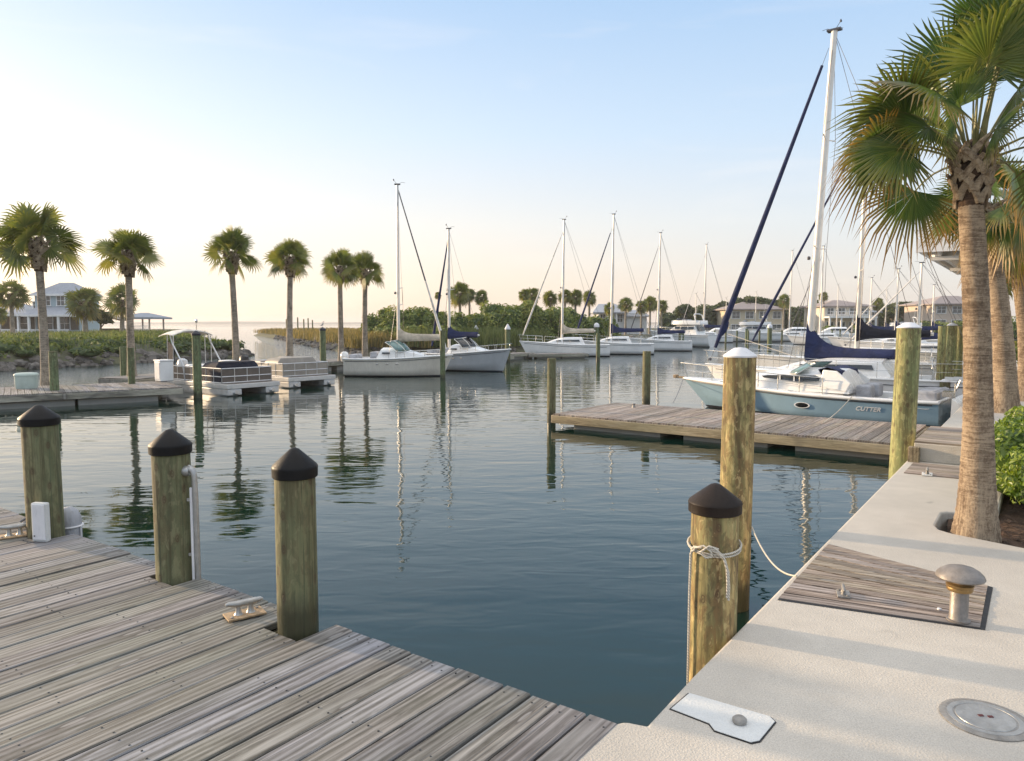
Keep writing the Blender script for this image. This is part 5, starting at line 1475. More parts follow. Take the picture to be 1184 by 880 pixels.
def rail(t, name, f, t0, t1, h, r=.012, inset=.05, posts_=6, rows=2, mat='steel', close=True, lean=.0):
    m = MB(); tops = {1: [], -1: []}
    for side in (1, -1):
        for row in range(rows):
            hh = h * (row + 1) / rows; pl = []
            for i in range(13):
                tt = t0 + (t1 - t0) * i / 12; p = f(tt, 1, side); p = p + Vector((lean * hh * (tt > .9), -side * min(inset, abs(p.y) * .6), hh)); pl.append(p)
            m.tube(pl, r * (1 if row == rows - 1 else .6), 6)
            if row == rows - 1: tops[side] = pl
        for i in range(posts_):
            tt = t0 + (t1 - t0) * i / (posts_ - 1); p = f(tt, 1, side); p.y -= side * min(inset, abs(p.y) * .6); m.tube([p, p + Vector((lean * h * (tt > .9), 0, h))], r, 6)
    if close: m.tube([tops[1][-1], (tops[1][-1] + tops[-1][-1]) / 2 + Vector((.10, 0, 0)), tops[-1][-1]], r, 6)
    m.build(name, M[mat], t, 60)
def stays(t, segs, r=.006, name='rigging', mat='wire'):
    m = MB()
    for a, b in segs: m.tube([a, b], r, 4, True)
    return m.build(name, M[mat], t, 60)
def mast_rig(t, xm, z0, ztop, rake, r, f=None, boom=None, cover=None, jib=None, jibmat='navy', shroud=None, spread=(.45, .72), back=None, wire=.006, flip=1, jibr=.06, boomz=None, jib_taper=True, sleeve=None):
    """mast at xm, boom (length, direction), sail cover, furled jib to a tack point, shrouds"""
    H = ztop - z0; tx = xm - rake * H * flip
    P_ = lambda k: Vector((xm - rake * H * k * flip, 0, z0 + H * k))
    m = MB(); m.tube([P_(k / 8) for k in range(9)], [r * (1.0 - .28 * (k / 8)) for k in range(9)], 12); 
    mo = m.build('mast', M['mast'], t, 50)
    m = MB(); top = P_(1)
    m.box(top + Vector((0, 0, .02)), (r * 3.2, r * 1.6, .05)); m.tube([top, top + Vector((-.18, .05, .22))], .008, 5); m.tube([top, top + Vector((.2, 0, .1)), top + Vector((.34, 0, .08))], .007, 5)
    m.lathe([(.03, -.03), (.035, 0), (.01, .05)], top + Vector((-.18, .05, .22)), 8)
    m.build('masthead', M['wire'], mo, 50)
    segs = []
    for k in spread:
        p = P_(k); w = (shroud or .9) * .55
        m = MB()
        for sd in (1, -1): m.tube([p, p + Vector((-.1 * flip, sd * w, .05))], .018, 6)
        m.build('spreader', M['mast'], t, 50)
    if spread:
        p = P_(spread[0] * .93); m = MB(); m.lathe([(.03, -.05), (.05, -.03), (.05, .03), (.02, .06)], p + Vector((r * 1.8 * flip, 0, 0)), 10); m.build('steaming_light', M['wire'], t, 50)
    if shroud:
        for sd in (1, -1):
            base = Vector((xm - .1 * flip, sd * shroud, z0 * .75)); prev = base
            for k in spread:
                q_ = P_(k) + Vector((-.1 * flip, sd * shroud * .55, .05)); segs.append((prev, q_)); prev = q_
            segs.append((prev, P_(.985))); segs.append((Vector((xm + .3 * flip, sd * shroud, z0 * .75)), P_(spread[0] if spread else .5)))
    if back is not None: segs.append((P_(.995), Vector(back)))
    if boom:
        bl, bz = boom; d = -flip
        a = Vector((P_((bz - z0) / H).x, 0, bz)); b = a + Vector((d * bl, 0, .03 * bl))
        m = MB(); m.tube([a, b], [r * .8, r * .7], 10); m.build('boom', M['mast'], t, 50)
        if cover:
            rings = []; n = 16; ch = sleeve or 1.0
            for i in range(n + 1):
                f_ = i / n; c = a.lerp(b, f_ * .97 - .012)
                peak = math.exp(-f_ * 9) * ch * .85 + .16 + .06 * (1 - f_); w = .085 + .10 * math.exp(-f_ * 5) * (1 if ch > .6 else .6); w *= r / .07 * .9
                bot = -.12 - .14 * math.exp(-f_ * 12) * ch
                wob = .015 * math.sin(i * 2.1)
                rg = []
                for k in range(12):
                    an = 2 * PI * k / 12; cz = math.sin(an); cy = math.cos(an)
                    zz = (peak if cz > 0 else -bot) * cz
                    rg.append(c + Vector((0, cy * w * (1 - .45 * max(0, cz)) + wob * cz, zz)))
                rings.append(rg)
            m = MB(); m.loft(rings, True, True); m.build('sail_cover', M[cover], t, 60)
        segs.append((b, P_(.995)))
    if jib is not None:
        tack = Vector(jib[0]); headk = jib[1]; hd = P_(headk) + Vector((r * flip, 0, 0)); n = 18; pts = []; rr = []
        for i in range(n + 1):
            f_ = i / n; pts.append(tack.lerp(hd, .05 + .90 * f_)); 
            rr.append(jibr * ((.45 + .55 * min(1, f_ * 9)) * (1 - .62 * f_) if jib_taper else 1))
        m = MB(); m.tube(pts, rr, 8); m.build('furled_jib', M[jibmat], t, 50)
        segs.append((tack, hd)); m = MB(); m.lathe([(.05, -.02), (.06, 0), (.05, .03), (.02, .06)], tack + Vector((0, 0, .06)), 10); m.build('furler_drum', M['wire'], t, 40)
    if segs: stays(t, segs, wire)
    return P_

# --- blue express cruiser
def blue_cruiser():
    bow = onz(803, 470, .0); st = onz(1063, 492, 0)
    c = Vector((7.80, 18.95, 0)); ang = math.atan2(.64, -.77)
    L, B = 5.9, 2.1
    t = thing('cabin_cruiser', 'blue hulled cabin cruiser with white deck moored behind the plank dock', 'motor boat', c, ang)
    f = hull_fn(L, B, .60, .80, .13, .35, .88, 2.3, .18)
    make_hull(t, f, 'blue_hull', L, B, 'navy_paint', 'white', (.05, .30), 'white', .085)
    m = MB()
    for side in (1, -1): m.tube([f(.02 + .95 * i / 22, .915, side) + Vector((0, side * .006, 0)) for i in range(23)], .014, 6)
    m.build('rub_rail', M['wire'], t, 60)
    cabin(t, 'cabin', -1.05, 2.65, .86, .42, .74, .42, 'white', .72, .06, .80, .07, 16, .45)
    # long dark window with dividers
    win = [(-.35, .845, .94), (.10, .835, .90), (1.05, .735, .955), (1.12, .72, 1.005), (.95, .735, 1.03), (-.25, .80, 1.075), (-.38, .83, 1.03)]
    side_window(t, 'window', win, .035)
    for sd in (1, -1):
        m = MB(); m.box((.25, sd * .865, .985), (.03, .02, .15)); m.box((.62, sd * .82, .985), (.03, .02, .12)); m.build('window_divider', M['white'], t)
    # oval portlight
    for sd in (1, -1):
        p = f(.5, .70, sd); m = MB(); n = 22
        ring = lambda k, o: [Vector((p.x + k * .165 * math.cos(2 * PI * i / n), p.y + sd * o, p.z + k * .062 * math.sin(2 * PI * i / n))) for i in range(n)]
        m.loft([ring(1.16, .0), ring(1.16, .03), ring(.98, .03), ring(.98, .0)], True); fr = m.build('portlight', M['white'], t, 40)
        m = MB(); m.loft([ring(.99, .012), ring(.9, .020)], True, True); m.build('pane', M['glass'], fr, 30)
    # windscreen
    m = MB(); rings = []
    for i in range(11):
        a = lerp(-1.25, 1.25, i / 10); bx = .05 + .55 * math.cos(a); by = .80 * math.sin(a) / math.sin(1.25) * .98
        rings.append([Vector((bx, by, 1.08 + .02 * math.cos(a))), Vector((bx - .42, by * .86, 1.36))])
    m.loft(rings, False); ws = m.build('windscreen', M['green_glass'], t, 60)
    sol = ws.modifiers.new('thick', 'SOLIDIFY'); sol.thickness = .012
    m = MB(); m.tube([r_[1] for r_ in rings], .018, 6); m.tube([r_[0] for r_ in rings], .016, 6)
    for i in (0, 3, 7, 10): m.tube(rings[i], .014, 6)
    m.build('windscreen_frame', M['steel'], t, 60)
    # folded navy cover behind the screen and side wings
    m = MB(); rg = []
    for i in range(11):
        fx = i / 10; y = lerp(-.78, .78, fx); z = 1.17 + .06 * math.sin(fx * 9) * .4
        rg.append([Vector((-.42, y, z - .14)), Vector((-.30, y, z + .04)), Vector((-.52, y, z + .10)), Vector((-.80, y, z + .02)), Vector((-.84, y, z - .14))])
    m.loft(rg, False); m.build('cockpit_cover', M['navy'], t, 60)
    for sd in (1, -1):
        m = MB(); m.add([(-1.0, sd * .90, .72), (-.35, sd * .86, .80), (-.42, sd * .80, 1.22), (-.75, sd * .84, 1.20), (-1.10, sd * .90, .92), (-1.0, sd * .82, .72), (-.35, sd * .78, .80), (-.42, sd * .72, 1.22), (-.75, sd * .76, 1.20), (-1.10, sd * .82, .92)], [(0, 1, 2, 3, 4), (9, 8, 7, 6, 5), (0, 5, 6, 1), (1, 6, 7, 2), (2, 7, 8, 3), (3, 8, 9, 4), (4, 9, 5, 0)]); m.build('side_wing', M['white'], t, bevel=.02)
    # seats
    m = MB(); m.box((-1.30, .40, .70), (.35, .42, .34)); m.box((-1.30, -.40, .70), (.35, .42, .34)); m.build('helm_seats', M['grey_vinyl'], t, bevel=.06, bseg=3)
    m = MB(); m.box((-2.65, 0, .66), (.5, 1.6, .30)); m.box((-2.80, 0, .72), (.12, 1.5, .22)); m.build('bench_seat', M['grey_vinyl'], t, bevel=.05, bseg=3)
    # transom: curved white swim platform
    m = MB(); rg = []
    for i in range(9):
        y = lerp(-1.0, 1.0, i / 8); k = 1 - (abs(y)) ** 4 * .3
        rg.append([Vector((-3.22, y, .70)), Vector((-3.38, y, .56)), Vector((-3.50 * 1, y, .28)), Vector((-3.30 - .58 * k, y, .16)), Vector((-3.30 - .58 * k, y, .07)), Vector((-3.2, y, .02))])
    m.loft(rg, False, True); m.build('swim_platform', M['white'], t, 50)
    m = MB(); m.tube([(-3.25, .82, .70), (-3.25, .82, 1.02), (-3.25, .62, 1.05)], .016, 6); m.tube([(-3.0, -.8, .70), (-3.1, -.8, 1.0)], .016, 6); m.box((-3.1, .7, .78), (.2, .3, .12)); m.build('stern_fittings', M['steel'], t, 50)
    rail(t, 'bow_rail', f, .42, .985, .42, .012, .07, 7, 2, 'steel', True, .3)
    p = f(1, 1); m = MB(); m.box((p.x + .08, 0, p.z + .0), (.34, .12, .05)); m.box((p.x + .22, 0, p.z + .02), (.10, .16, .09)); m.build('bow_roller', M['rust_plate'], t, bevel=.01)
    # lettering on the port quarter (reads towards the stern)
    for sd in (1, -1):
        cu = bpy.data.curves.new('lettering', 'FONT'); cu.body = 'CUTTER'; cu.size = .145; cu.shear = .35; cu.extrude = .003; cu.offset = .003; cu.align_x = 'CENTER'; cu.space_character = 1.02
        cu.materials.append(M['letter']); tmp = bpy.data.objects.new('tmp', cu); col.objects.link(tmp); me_ = bpy.data.meshes.new_from_object(tmp.evaluated_get(bpy.context.evaluated_depsgraph_get())); bpy.data.objects.remove(tmp); to = bpy.data.objects.new('lettering', me_); col.objects.link(to); to.parent = t
        a, b = f(.19, .74, sd), f(.30, .74, sd); mid = (a + b) / 2; xx = (a - b).normalized() * sd; up0 = (f(.245, .85, sd) - f(.245, .62, sd)).normalized(); zz = xx.cross(up0).normalized(); yy = zz.cross(xx)
        mt = Matrix((xx, yy, zz)).transposed().to_4x4(); mt.translation = mid + zz * .012 - yy * .05; to.matrix_local = mt
    for sd in (1, -1):
        m = MB(); m.tube([f(.03 + .11 * i / 10, .83 - .01 * math.sin(i), sd) + Vector((0, sd * .006, 0)) for i in range(11)], .006, 5); m.build('pinstripe', M['white'], t, 60)
    for tt in (.16, .55, .85):
        m = MB(); p = f(tt, 1, 1); m.tube([p + Vector((-.07, -.06, .04)), p + Vector((.07, -.06, .04))], .016, 6); m.box(p + Vector((0, -.06, .02)), (.04, .04, .04)); m.build('deck_cleat', M['steel'], t, 50)
    return t, f, c, ang
bt, bf, bc, bang = blue_cruiser()
BM = Matrix.Translation(bc) @ Matrix.Rotation(bang, 4, 'Z')
rope('mooring_line', 'white mooring line slanting down the blue hull to the plank dock', sag(BM @ (bf(.30, 1.0, 1) + Vector((0, .03, .04))), onz(952, 489, .33), .05), .011)
rope('mooring_line', 'dark bow line from the blue cruiser to the plank dock', sag(BM @ (bf(1, .98, 1)), onz(778, 466, .35), .06), .008, 'rope_grey')

# --- sailing yachts
def sailboat(label, c, ang, L, B, fs, fb, hull='white', mast=None, win=True, wheel=True, group='sailboats', cov='beige', cabz=.42, name='sailboat', portlights=True):
    t = thing(name, label, 'sailboat', c, ang, group)
    f = hull_fn(L, B, fs, fb, .10, .35, .70, 2.0, .10)
    make_hull(t, f, hull, L, B, 'navy_paint', 'white', (.06, .26), 'white', .06)
    zc = fs + (fb - fs) * .3
    cabin(t, 'cabin', -L * .20, L * .30, B * .30, B * .17, zc, cabz, 'white', .55, .06, .82, .05, 14, .5)
    if win:
        w = B * .30
        side_window(t, 'window', [(-L * .14, w * .96, zc + cabz * .35), (L * .06, w * .83, zc + cabz * .38), (L * .07, w * .80, zc + cabz * .62), (-L * .13, w * .88, zc + cabz * .68)], .03)
        side_window(t, 'window', [(L * .09, w * .80, zc + cabz * .40), (L * .15, w * .70, zc + cabz * .40), (L * .15, w * .68, zc + cabz * .58), (L * .09, w * .76, zc + cabz * .62)], .03)
    m = MB(); m.tube([f(.04 + .93 * i / 20, .87, 1) + Vector((0, .005, 0)) for i in range(21)], .012, 5); m.tube([f(.04 + .93 * i / 20, .87, -1) + Vector((0, -.005, 0)) for i in range(21)], .012, 5); m.build('rub_rail', M['navy_paint'], t, 60)
    rail(t, 'pulpit', f, .80, .99, .45, .012, .05, 4, 2, 'steel', True, .2)
    rail(t, 'lifelines', f, .04, .78, .45, .007, .06, 6, 2, 'steel', False)
    if wheel:
        m = MB(); n = 18; x = -L * .33
        m.tube([(x, .30 * math.cos(2 * PI * i / n), fs + .28 + .30 * math.sin(2 * PI * i / n)) for i in range(n + 1)], .014, 5); m.tube([(x + .05, 0, fs - .3), (x, 0, fs + .28)], .04, 6)
        for k in range(3): a = k * PI / 3; m.tube([(x, .3 * math.cos(a), fs + .28 + .3 * math.sin(a)), (x, -.3 * math.cos(a), fs + .28 - .3 * math.sin(a))], .007, 4)
        m.build('steering_wheel', M['steel'], t, 50)
    return t, f
# the big one behind the blue cruiser
A_c = Vector((9.75, 21.75, 0)); A_ang = math.atan2(.64, -.77)
t, f = sailboat('large white sailboat behind the blue cruiser, tallest mast, navy sail cover and blue furled jib', A_c, A_ang, 7.2, 2.3, .85, 1.02)
mx = Matrix.Translation(A_c) @ Matrix.Rotation(A_ang, 4, 'Z'); mb = mx.inverted() @ aty(930, 430, 22.2); mtp = EYE + (374 - 49) * 22.2 / FPX
mast_rig(t, mb.x, .9, mtp, .048, .122, f, boom=(3.0, 1.38), cover='navy', jib=((f(1, 1).x - .15, 0, 1.1), .955), jibmat='navy', shroud=1.05, spread=(.37, .69), back=f(0, 1).to_tuple(), jibr=.115, sleeve=1.15, wire=.007)
m = MB(); hd = Vector((mb.x - .6, 0, 1.5))
# loose bunched clew of the jib above the drum
tk = Vector((f(1, 1).x - .15, 0, 1.1)); hd = Vector((mb.x - .048 * (mtp - .9) * .955, 0, .9 + (mtp - .9) * .955))
rg = []
for i in range(9):
    f_ = i / 8; c = tk.lerp(hd, .085 + .075 * f_); w = .10 + .22 * math.sin(f_ * PI) ** .8 * (1 - f_ * .5)
    rg.append([c + Vector((-w * .9 * max(0, math.cos(2 * PI * k / 10)) + .07 * min(0, -math.cos(2 * PI * k / 10)) * -1, .07 * math.sin(2 * PI * k / 10), 0)) for k in range(10)])
m = MB(); m.loft(rg, True, True); m.build('jib_clew', M['navy'], t, 60)
stays(t, [(tk.lerp(hd, .10) + Vector((-.2, 0, 0)), Vector((.8, .7, 1.25)))], .010, 'jib_sheet', 'rope')

def sail_px(label, umast, D, vtop, ubow, L, B, fs, fb, jibmat=None, cover=None, boom=2.2, boomz=1.2, bow_left=True, group='sailboats in the basin', tackv=None, head=.9, r=.06, angd=0, hull='white', backstay=True, jibr=.05, spread=(.5,), wire=.008, win=True, mastoff=.08, sleeve=.7, vt=None):
    """a sailboat whose mast foot stands at pixel column umast, distance D, bow to the left or right of the picture"""
    x = (umast - 592) * D / FPX; ang = (PI if bow_left else 0) + R(angd)
    off = Vector((math.cos(ang), math.sin(ang), 0)) * (-mastoff * L)
    c = Vector((x, D, 0)) + off
    t, f = sailboat(label, c, ang, L, B, fs, fb, hull, group=group, win=win)
    zt = EYE + (374 - vtop) * D / FPX
    mast_rig(t, mastoff * L, fs + .2, zt, .015, r, f, boom=(boom, boomz) if cover else None, cover=cover, jib=((f(1, 1).x - .1, 0, fb + .03), head) if jibmat else None, jibmat=jibmat or 'navy', shroud=B * .42, spread=spread, back=f(0, 1).to_tuple() if backstay else None, jibr=jibr, wire=wire, sleeve=sleeve)
    return t
sail_px('white sailboat with cream sail cover and dark furled jib, leftmost of the middle row', 649.5, 53.5, 256, 605, 5.9, 2.0, .82, 1.08, 'sailcloth', 'beige', 2.4, 1.75, True, jibr=.075, r=.085, spread=(.48,), angd=-4)
sail_px('white sailboat with navy sail cover and navy furled jib, second in the middle row', 706, 57, 250, 670, 5.6, 2.0, .82, 1.08, 'navy', 'navy', 2.6, 1.75, True, jibr=.085, r=.085, spread=(.28, .55), angd=-6)
sail_px('white sailboat moored left of the flybridge yacht, pale furled jib at its stern side', 760, 64, 271, 725, 5.0, 2.0, .85, 1.1, 'wire', 'navy', 2.4, 1.55, True, jibr=.05, r=.08, spread=(.5,), angd=-10, sleeve=.5)
sail_px('white sailboat with short navy sail cover in front of the far trees, mid distance', 813, 92, 284, 790, 6.0, 2.0, .75, 1.0, 'sailcloth', 'navy', 3.0, 1.9, True, jibr=.035, r=.085, angd=-12, wire=.012)
sail_px('far sailboat with slim pale mast between the big yacht and the tall mast', 911.5, 98, 291, 890, 6.0, 2.0, .75, 1.0, None, None, angd=-15, r=.075, wire=.012)
sail_px('sailboat with thin white mast just right of the tallest mast', 947, 82, 286, 930, 6.5, 2.1, .75, 1.0, 'wire', None, angd=-20, r=.10, wire=.012)
sail_px('white sailboat with dark navy sail cover and blue jib, second behind the blue cruiser', 990, 30, 147, 893, 7.6, 2.3, .8, 1.05, 'navy', 'navy_dark', 2.7, 1.85, True, jibr=.07, r=.095, spread=(.37, .62), angd=-26, head=.97, sleeve=1.0, mastoff=.02)
sail_px('cream sailboat with low boom cover near the tall green pilings, third behind the blue cruiser', 1060, 40, 305, 1000, 7.0, 2.2, .8, 1.05, 'sailcloth', 'navy', 2.6, 1.6, True, angd=-24, hull='cream', r=.08, jibr=.06)
sail_px('white sailboat with covered boom behind the cream sailboat near the quay', 1034, 55, 312, 990, 7.5, 2.3, .85, 1.1, 'sailcloth', 'navy', 3.0, 1.9, True, angd=-24, r=.075, jibr=.05)
sail_px('white sailboat farther out between the second sailboat and the cream house', 1004, 70, 322, 970, 7.0, 2.2, .85, 1.1, None, 'navy', 3.0, 1.8, True, angd=-24, r=.07)
sail_px('far white sailboat moored before the hedge under the right tan house', 1076, 66, 330, 1050, 7.0, 2.2, .85, 1.1, None, 'navy', 3.0, 1.9, True, angd=-24, r=.07)
for i, (u, D, v, lab) in enumerate(((838, 120, 345, 'tiny far sailboat with thin mast before the far tree line, left of the furled jib'), (803, 118, 340, 'tiny far sailboat with thin mast before the far tree line, behind the flybridge yacht'), (872, 125, 338, 'tiny far sailboat with thin mast in front of the tan house'), (1022, 115, 336, 'tiny far sailboat with thin mast right of the lone far palm'), (966, 112, 330, 'tiny far sailboat with thin mast in front of the cream house'))):
    sail_px(lab, u, D, v, u - 10, 6.5, 2.0, .8, 1.05, None, 'navy' if i % 2 else None, 2.6, 1.9, True, 'tiny far sailboats', angd=-20, r=.06, wire=.01, win=False)

# --- day cruisers with masts left of centre
def day_cruiser(label, c, ang, L, B, fs, fb, hull, wsmat, stern_motor, boomcover, mast, group='motor boats with masts'):
    t = thing('day_cruiser', label, 'motor boat', c, ang, group)
    f = hull_fn(L, B, fs, fb, .10, .35, .88, 2.3, .18)
    make_hull(t, f, hull, L, B, 'navy_paint', 'white', (.05, .34), 'white', .07)
    m = MB()
    for sd in (1, -1): m.tube([f(.02 + .95 * i / 20, .90, sd) + Vector((0, sd * .006, 0)) for i in range(21)], .013, 6)
    m.build('rub_rail', M['wire'], t, 60)
    cabin(t, 'cabin', -L * .16, L * .38, B * .37, B * .2, fs + .06, .36, 'white', .7, .06, .82, .05, 14, .45)
    side_window(t, 'window', [(-L * .10, B * .365, fs + .20), (-L * .02, B * .36, fs + .20), (-L * .02, B * .345, fs + .28), (-L * .10, B * .352, fs + .28)], .03)
    for tt in (.36, .46, .56):
        for sd in (1, -1):
            p = f(tt, .80, sd); m = MB(); m.box(p + Vector((0, sd * .012, 0)), (.12, .03, .05)); m.build('portlight', M['steel'], t, bevel=.01)
    m = MB(); rings = []
    for i in range(13):
        a = lerp(-1.35, 1.35, i / 12); bx = L * .02 + L * .15 * math.cos(a); by = B * .36 * math.sin(a) / math.sin(1.35)
        zt = fs + .84 - .12 * abs(i - 6) / 6
        rings.append([Vector((bx, by, fs + .30)), Vector((bx - L * .055, by * .92, (fs + .3 + zt) / 2 + .02)), Vector((bx - L * .13, by * .80, zt))])
    m.loft(rings, False); ws = m.build('windscreen', M[wsmat], t, 60); so = ws.modifiers.new('thick', 'SOLIDIFY'); so.thickness = .012
    m = MB(); m.tube([r_[2] for r_ in rings], .018, 6); m.tube([r_[0] for r_ in rings], .016, 6)
    for i in (0, 3, 6, 9, 12): m.tube(rings[i], .014, 6)
    m.build('windscreen_frame', M['steel'], t, 60)
    m = MB(); m.box((-L * .20, B * .17, fs + .12), (.34, .4, .34)); m.box((-L * .20, -B * .17, fs + .12), (.34, .4, .34)); m.box((-L * .42, 0, fs + .05), (.35, B * .6, .25)); m.build('seats', M['grey_vinyl'], t, bevel=.05)
    rail(t, 'bow_rail', f, .55, .985, .26, .011, .06, 6, 1, 'steel', True, .3)
    if stern_motor:
        x = -L / 2 - .16
        m = MB(); rg = []
        for z, a, b in ((.62, .10, .10), (.66, .17, .13), (.85, .20, .15), (1.02, .17, .13), (1.08, .08, .07)):
            rg.append([Vector((x + a * math.cos(2 * PI * k / 14), b * math.sin(2 * PI * k / 14), z)) for k in range(14)])
        m.loft(rg, True, True); mo = m.build('outboard_motor', M['white'], t, 50)
        m = MB(); m.box((x + .02, 0, .35), (.14, .10, .60)); m.box((x + .14, 0, .60), (.14, .22, .2)); m.build('motor_leg', M['white'], mo, bevel=.02)
    return t, f
d1c = Vector(((457 - 592) * 33.2 / FPX, 33.2, 0))
t, f = day_cruiser('cream white day cruiser with green windscreen and outboard, tall mast and beige boom cover', d1c, R(-5), 4.35, 1.75, .80, .96, 'cream', 'green_glass', True, 'beige', None)
mastx = (461 - 457) * 33.2 / FPX
mast_rig(t, mastx, 1.0, EYE + (374 - 216) * 33.0 / FPX, .0, .075, f, boom=(2.05, 1.72), cover='beige', jib=((f(1, 1).x - .25, 0, 1.0), .985), jibmat='sailcloth', shroud=.72, spread=(.52, .72), jibr=.075, sleeve=.55, flip=-1 if False else 1, wire=.006) if False else None
# the boom of this boat points forward, to the right of the picture
P1 = mast_rig(t, mastx, 1.0, EYE + (374 - 216) * 33.0 / FPX, .004, .078, f, boom=(2.0, 1.66), cover='beige', jib=None, shroud=.72, spread=(.39, .29), sleeve=.5, flip=-1, wire=.006)
stays(t, [(P1(.99), Vector((f(1, 1).x - .25, 0, 1.0)))], .006, 'forestay')
m = MB(); a, b = Vector((f(1, 1).x - .25, 0, 1.0)), P1(.985); n = 16
m.tube([a.lerp(b, .03 + .42 * i / n) for i in range(n + 1)], [.05 + .03 * math.sin(min(1, i / 5) * PI / 2) - .045 * (i / n) for i in range(n + 1)], 8); m.build('furled_jib', M['sailcloth'], t, 50)
m = MB(); m.tube([a.lerp(b, .44 + .53 * i / n) for i in range(n + 1)], [.036 - .012 * (i / n) for i in range(n + 1)], 8); m.build('jib_sleeve', M['wire'], t, 50)
d2c = Vector(((538 - 592) * 37.0 / FPX, 37.0, 0))
t, f = day_cruiser('white day cruiser with grey hull side and navy boom cover, right of the cream one', d2c, R(-28), 4.3, 1.8, .85, 1.12, 'grey_hull', 'glass', False, 'navy', None)
mx2 = -.95
P2 = mast_rig(t, mx2, 1.0, EYE + (374 - 266) * 37.3 / FPX, .002, .075, f, boom=(1.75, 1.72), cover='navy', jib=None, shroud=.6, spread=(.5,), sleeve=.55, flip=-1, wire=.006)
m = MB(); a = Vector((-2.0, .0, 1.2)); b = P2(.95); n = 16
m.tube([a.lerp(b, i / n) for i in range(n + 1)], [.05 + .035 * math.sin(min(1, i / 4) * PI / 2) - .06 * (i / n) for i in range(n + 1)], 8); m.build('furled_jib', M['navy'], t, 50)
m = MB(); m.tube([(2.2, .0, .75), (2.3, 0, .3), (2.2, .02, -.1)], .012, 6); m.build('anchor_chain', M['steel'], t, 50)

# --- flybridge yachts
def yacht(label, c, ang, L, B, fs, fb, fly=True, group='motor yachts', navy=False):
    t = thing('motor_yacht', label, 'yacht', c, ang, group)
    f = hull_fn(L, B, fs, fb, .10, .4, .92, 2.4, .18)
    make_hull(t, f, 'white', L, B, 'navy_paint', 'white', (.04, .16), 'white', .09)
    m = MB()
    for sd in (1, -1): m.tube([f(.02 + .95 * i / 20, .86, sd) + Vector((0, sd * .006, 0)) for i in range(21)], .025, 6)
    m.build('rub_rail', M['navy_paint' if navy else 'steel'], t, 60)
    h1 = .95 if fly else .8
    cabin(t, 'cabin', -L * .30, L * .28, B * .40, B * .24, fs + .1, h1, 'white', .45, .05, .86, .06, 14, .55)
    z = fs + .1
    y0 = B * .40
    for (a, b) in ((-.25, -.15), (-.135, -.03), (-.015, .075)):
        side_window(t, 'window', [(L * a, y0 * .97, z + h1 * .48), (L * b, y0 * .93, z + h1 * .48), (L * b, y0 * .87, z + h1 * .78), (L * a, y0 * .91, z + h1 * .78)], .035)
    m = MB(); m.add([(-L * .302, -B * .28, z + .3), (-L * .302, B * .28, z + .3), (-L * .285, B * .24, z + h1 * .8), (-L * .285, -B * .24, z + h1 * .8), (-L * .312, -B * .28, z + .3), (-L * .312, B * .28, z + .3), (-L * .295, B * .24, z + h1 * .8), (-L * .295, -B * .24, z + h1 * .8)], [(0, 1, 2, 3), (7, 6, 5, 4), (0, 4, 5, 1), (1, 5, 6, 2), (2, 6, 7, 3), (3, 7, 4, 0)]); m.build('aft_window', M['glass'], t)
    if fly:
        zf = z + h1
        m = MB(); rg = []
        for x, w in ((-L * .34, .36), (-L * .1, .42), (L * .08, .38), (L * .17, .22)):
            rg.append([Vector((x, -B * w, zf - .02)), Vector((x, -B * w, zf + .12)), Vector((x, -B * (w - .03), zf + .40)), Vector((x, -B * (w - .06), zf + .40)), Vector((x, -B * (w - .06), zf + .10)), Vector((x, B * (w - .06), zf + .10)), Vector((x, B * (w - .06), zf + .40)), Vector((x, B * (w - .03), zf + .40)), Vector((x, B * w, zf + .12)), Vector((x, B * w, zf - .02))])
        m.loft(rg, True, True); m.build('flybridge', M['white'], t, 40)
        m = MB(); rg = []
        for i in range(9):
            a = lerp(-1.2, 1.2, i / 8); rg.append([Vector((L * .04 + L * .10 * math.cos(a), B * .32 * math.sin(a), zf + .38)), Vector((L * .01 + L * .08 * math.cos(a), B * .29 * math.sin(a), zf + .62))])
        m.loft(rg, False); w_ = m.build('flybridge_screen', M['glass'], t, 60); so = w_.modifiers.new('thick', 'SOLIDIFY'); so.thickness = .02
        m = MB()
        for sd in (1, -1): m.tube([(-L * .28, sd * B * .36, zf + .2), (-L * .24, sd * B * .34, zf + .95), (-L * .22, sd * B * .2, zf + 1.05), (-L * .22, 0, zf + 1.06)], .05, 6)
        m.build('radar_arch', M['white'], t, 50)
        m = MB(); m.box((-L * .05, 0, zf + .3), (.5, B * .5, .4)); m.build('helm_seat', M['grey_vinyl'], t, bevel=.05)
        m = MB(); m.tube([(-L * .22, .2, zf + 1.05), (-L * .26, .2, zf + 2.6)], .015, 5); m.build('antenna', M['white'], t)
    rail(t, 'bow_rail', f, .50, .985, .5, .016, .08, 7, 2, 'steel', True, .3)
    return t
def yacht_px(label, u, D, L, B, fs, fb, angd, **kw):
    return yacht(label, Vector(((u - 592) * D / FPX, D, 0)), R(angd), L, B, fs, fb, **kw)
yacht_px('white flybridge yacht with stern toward the camera, right of the middle sailboats', 790, 76, 6.5, 2.6, 1.2, 1.6, 140)
yacht_px('large white far yacht with long cabin in front of the tan house', 866, 96, 7.4, 2.6, 1.1, 1.6, 172)
yacht_px('low white far motor boat left of the tallest mast', 916, 100, 6.0, 2.2, .9, 1.3, 176, fly=False)
yacht_px('white far motor boat in front of the cream house', 962, 104, 6.5, 2.3, .9, 1.3, 170, fly=False)
yacht_px('white motor boat with flybridge far left of the hedge shore', 1040, 92, 6.5, 2.4, 1.0, 1.4, 165)
yacht_px('small white motor boat between the flybridge yacht and the far yacht', 828, 100, 5.0, 2.0, .8, 1.1, 178, fly=False, navy=True)
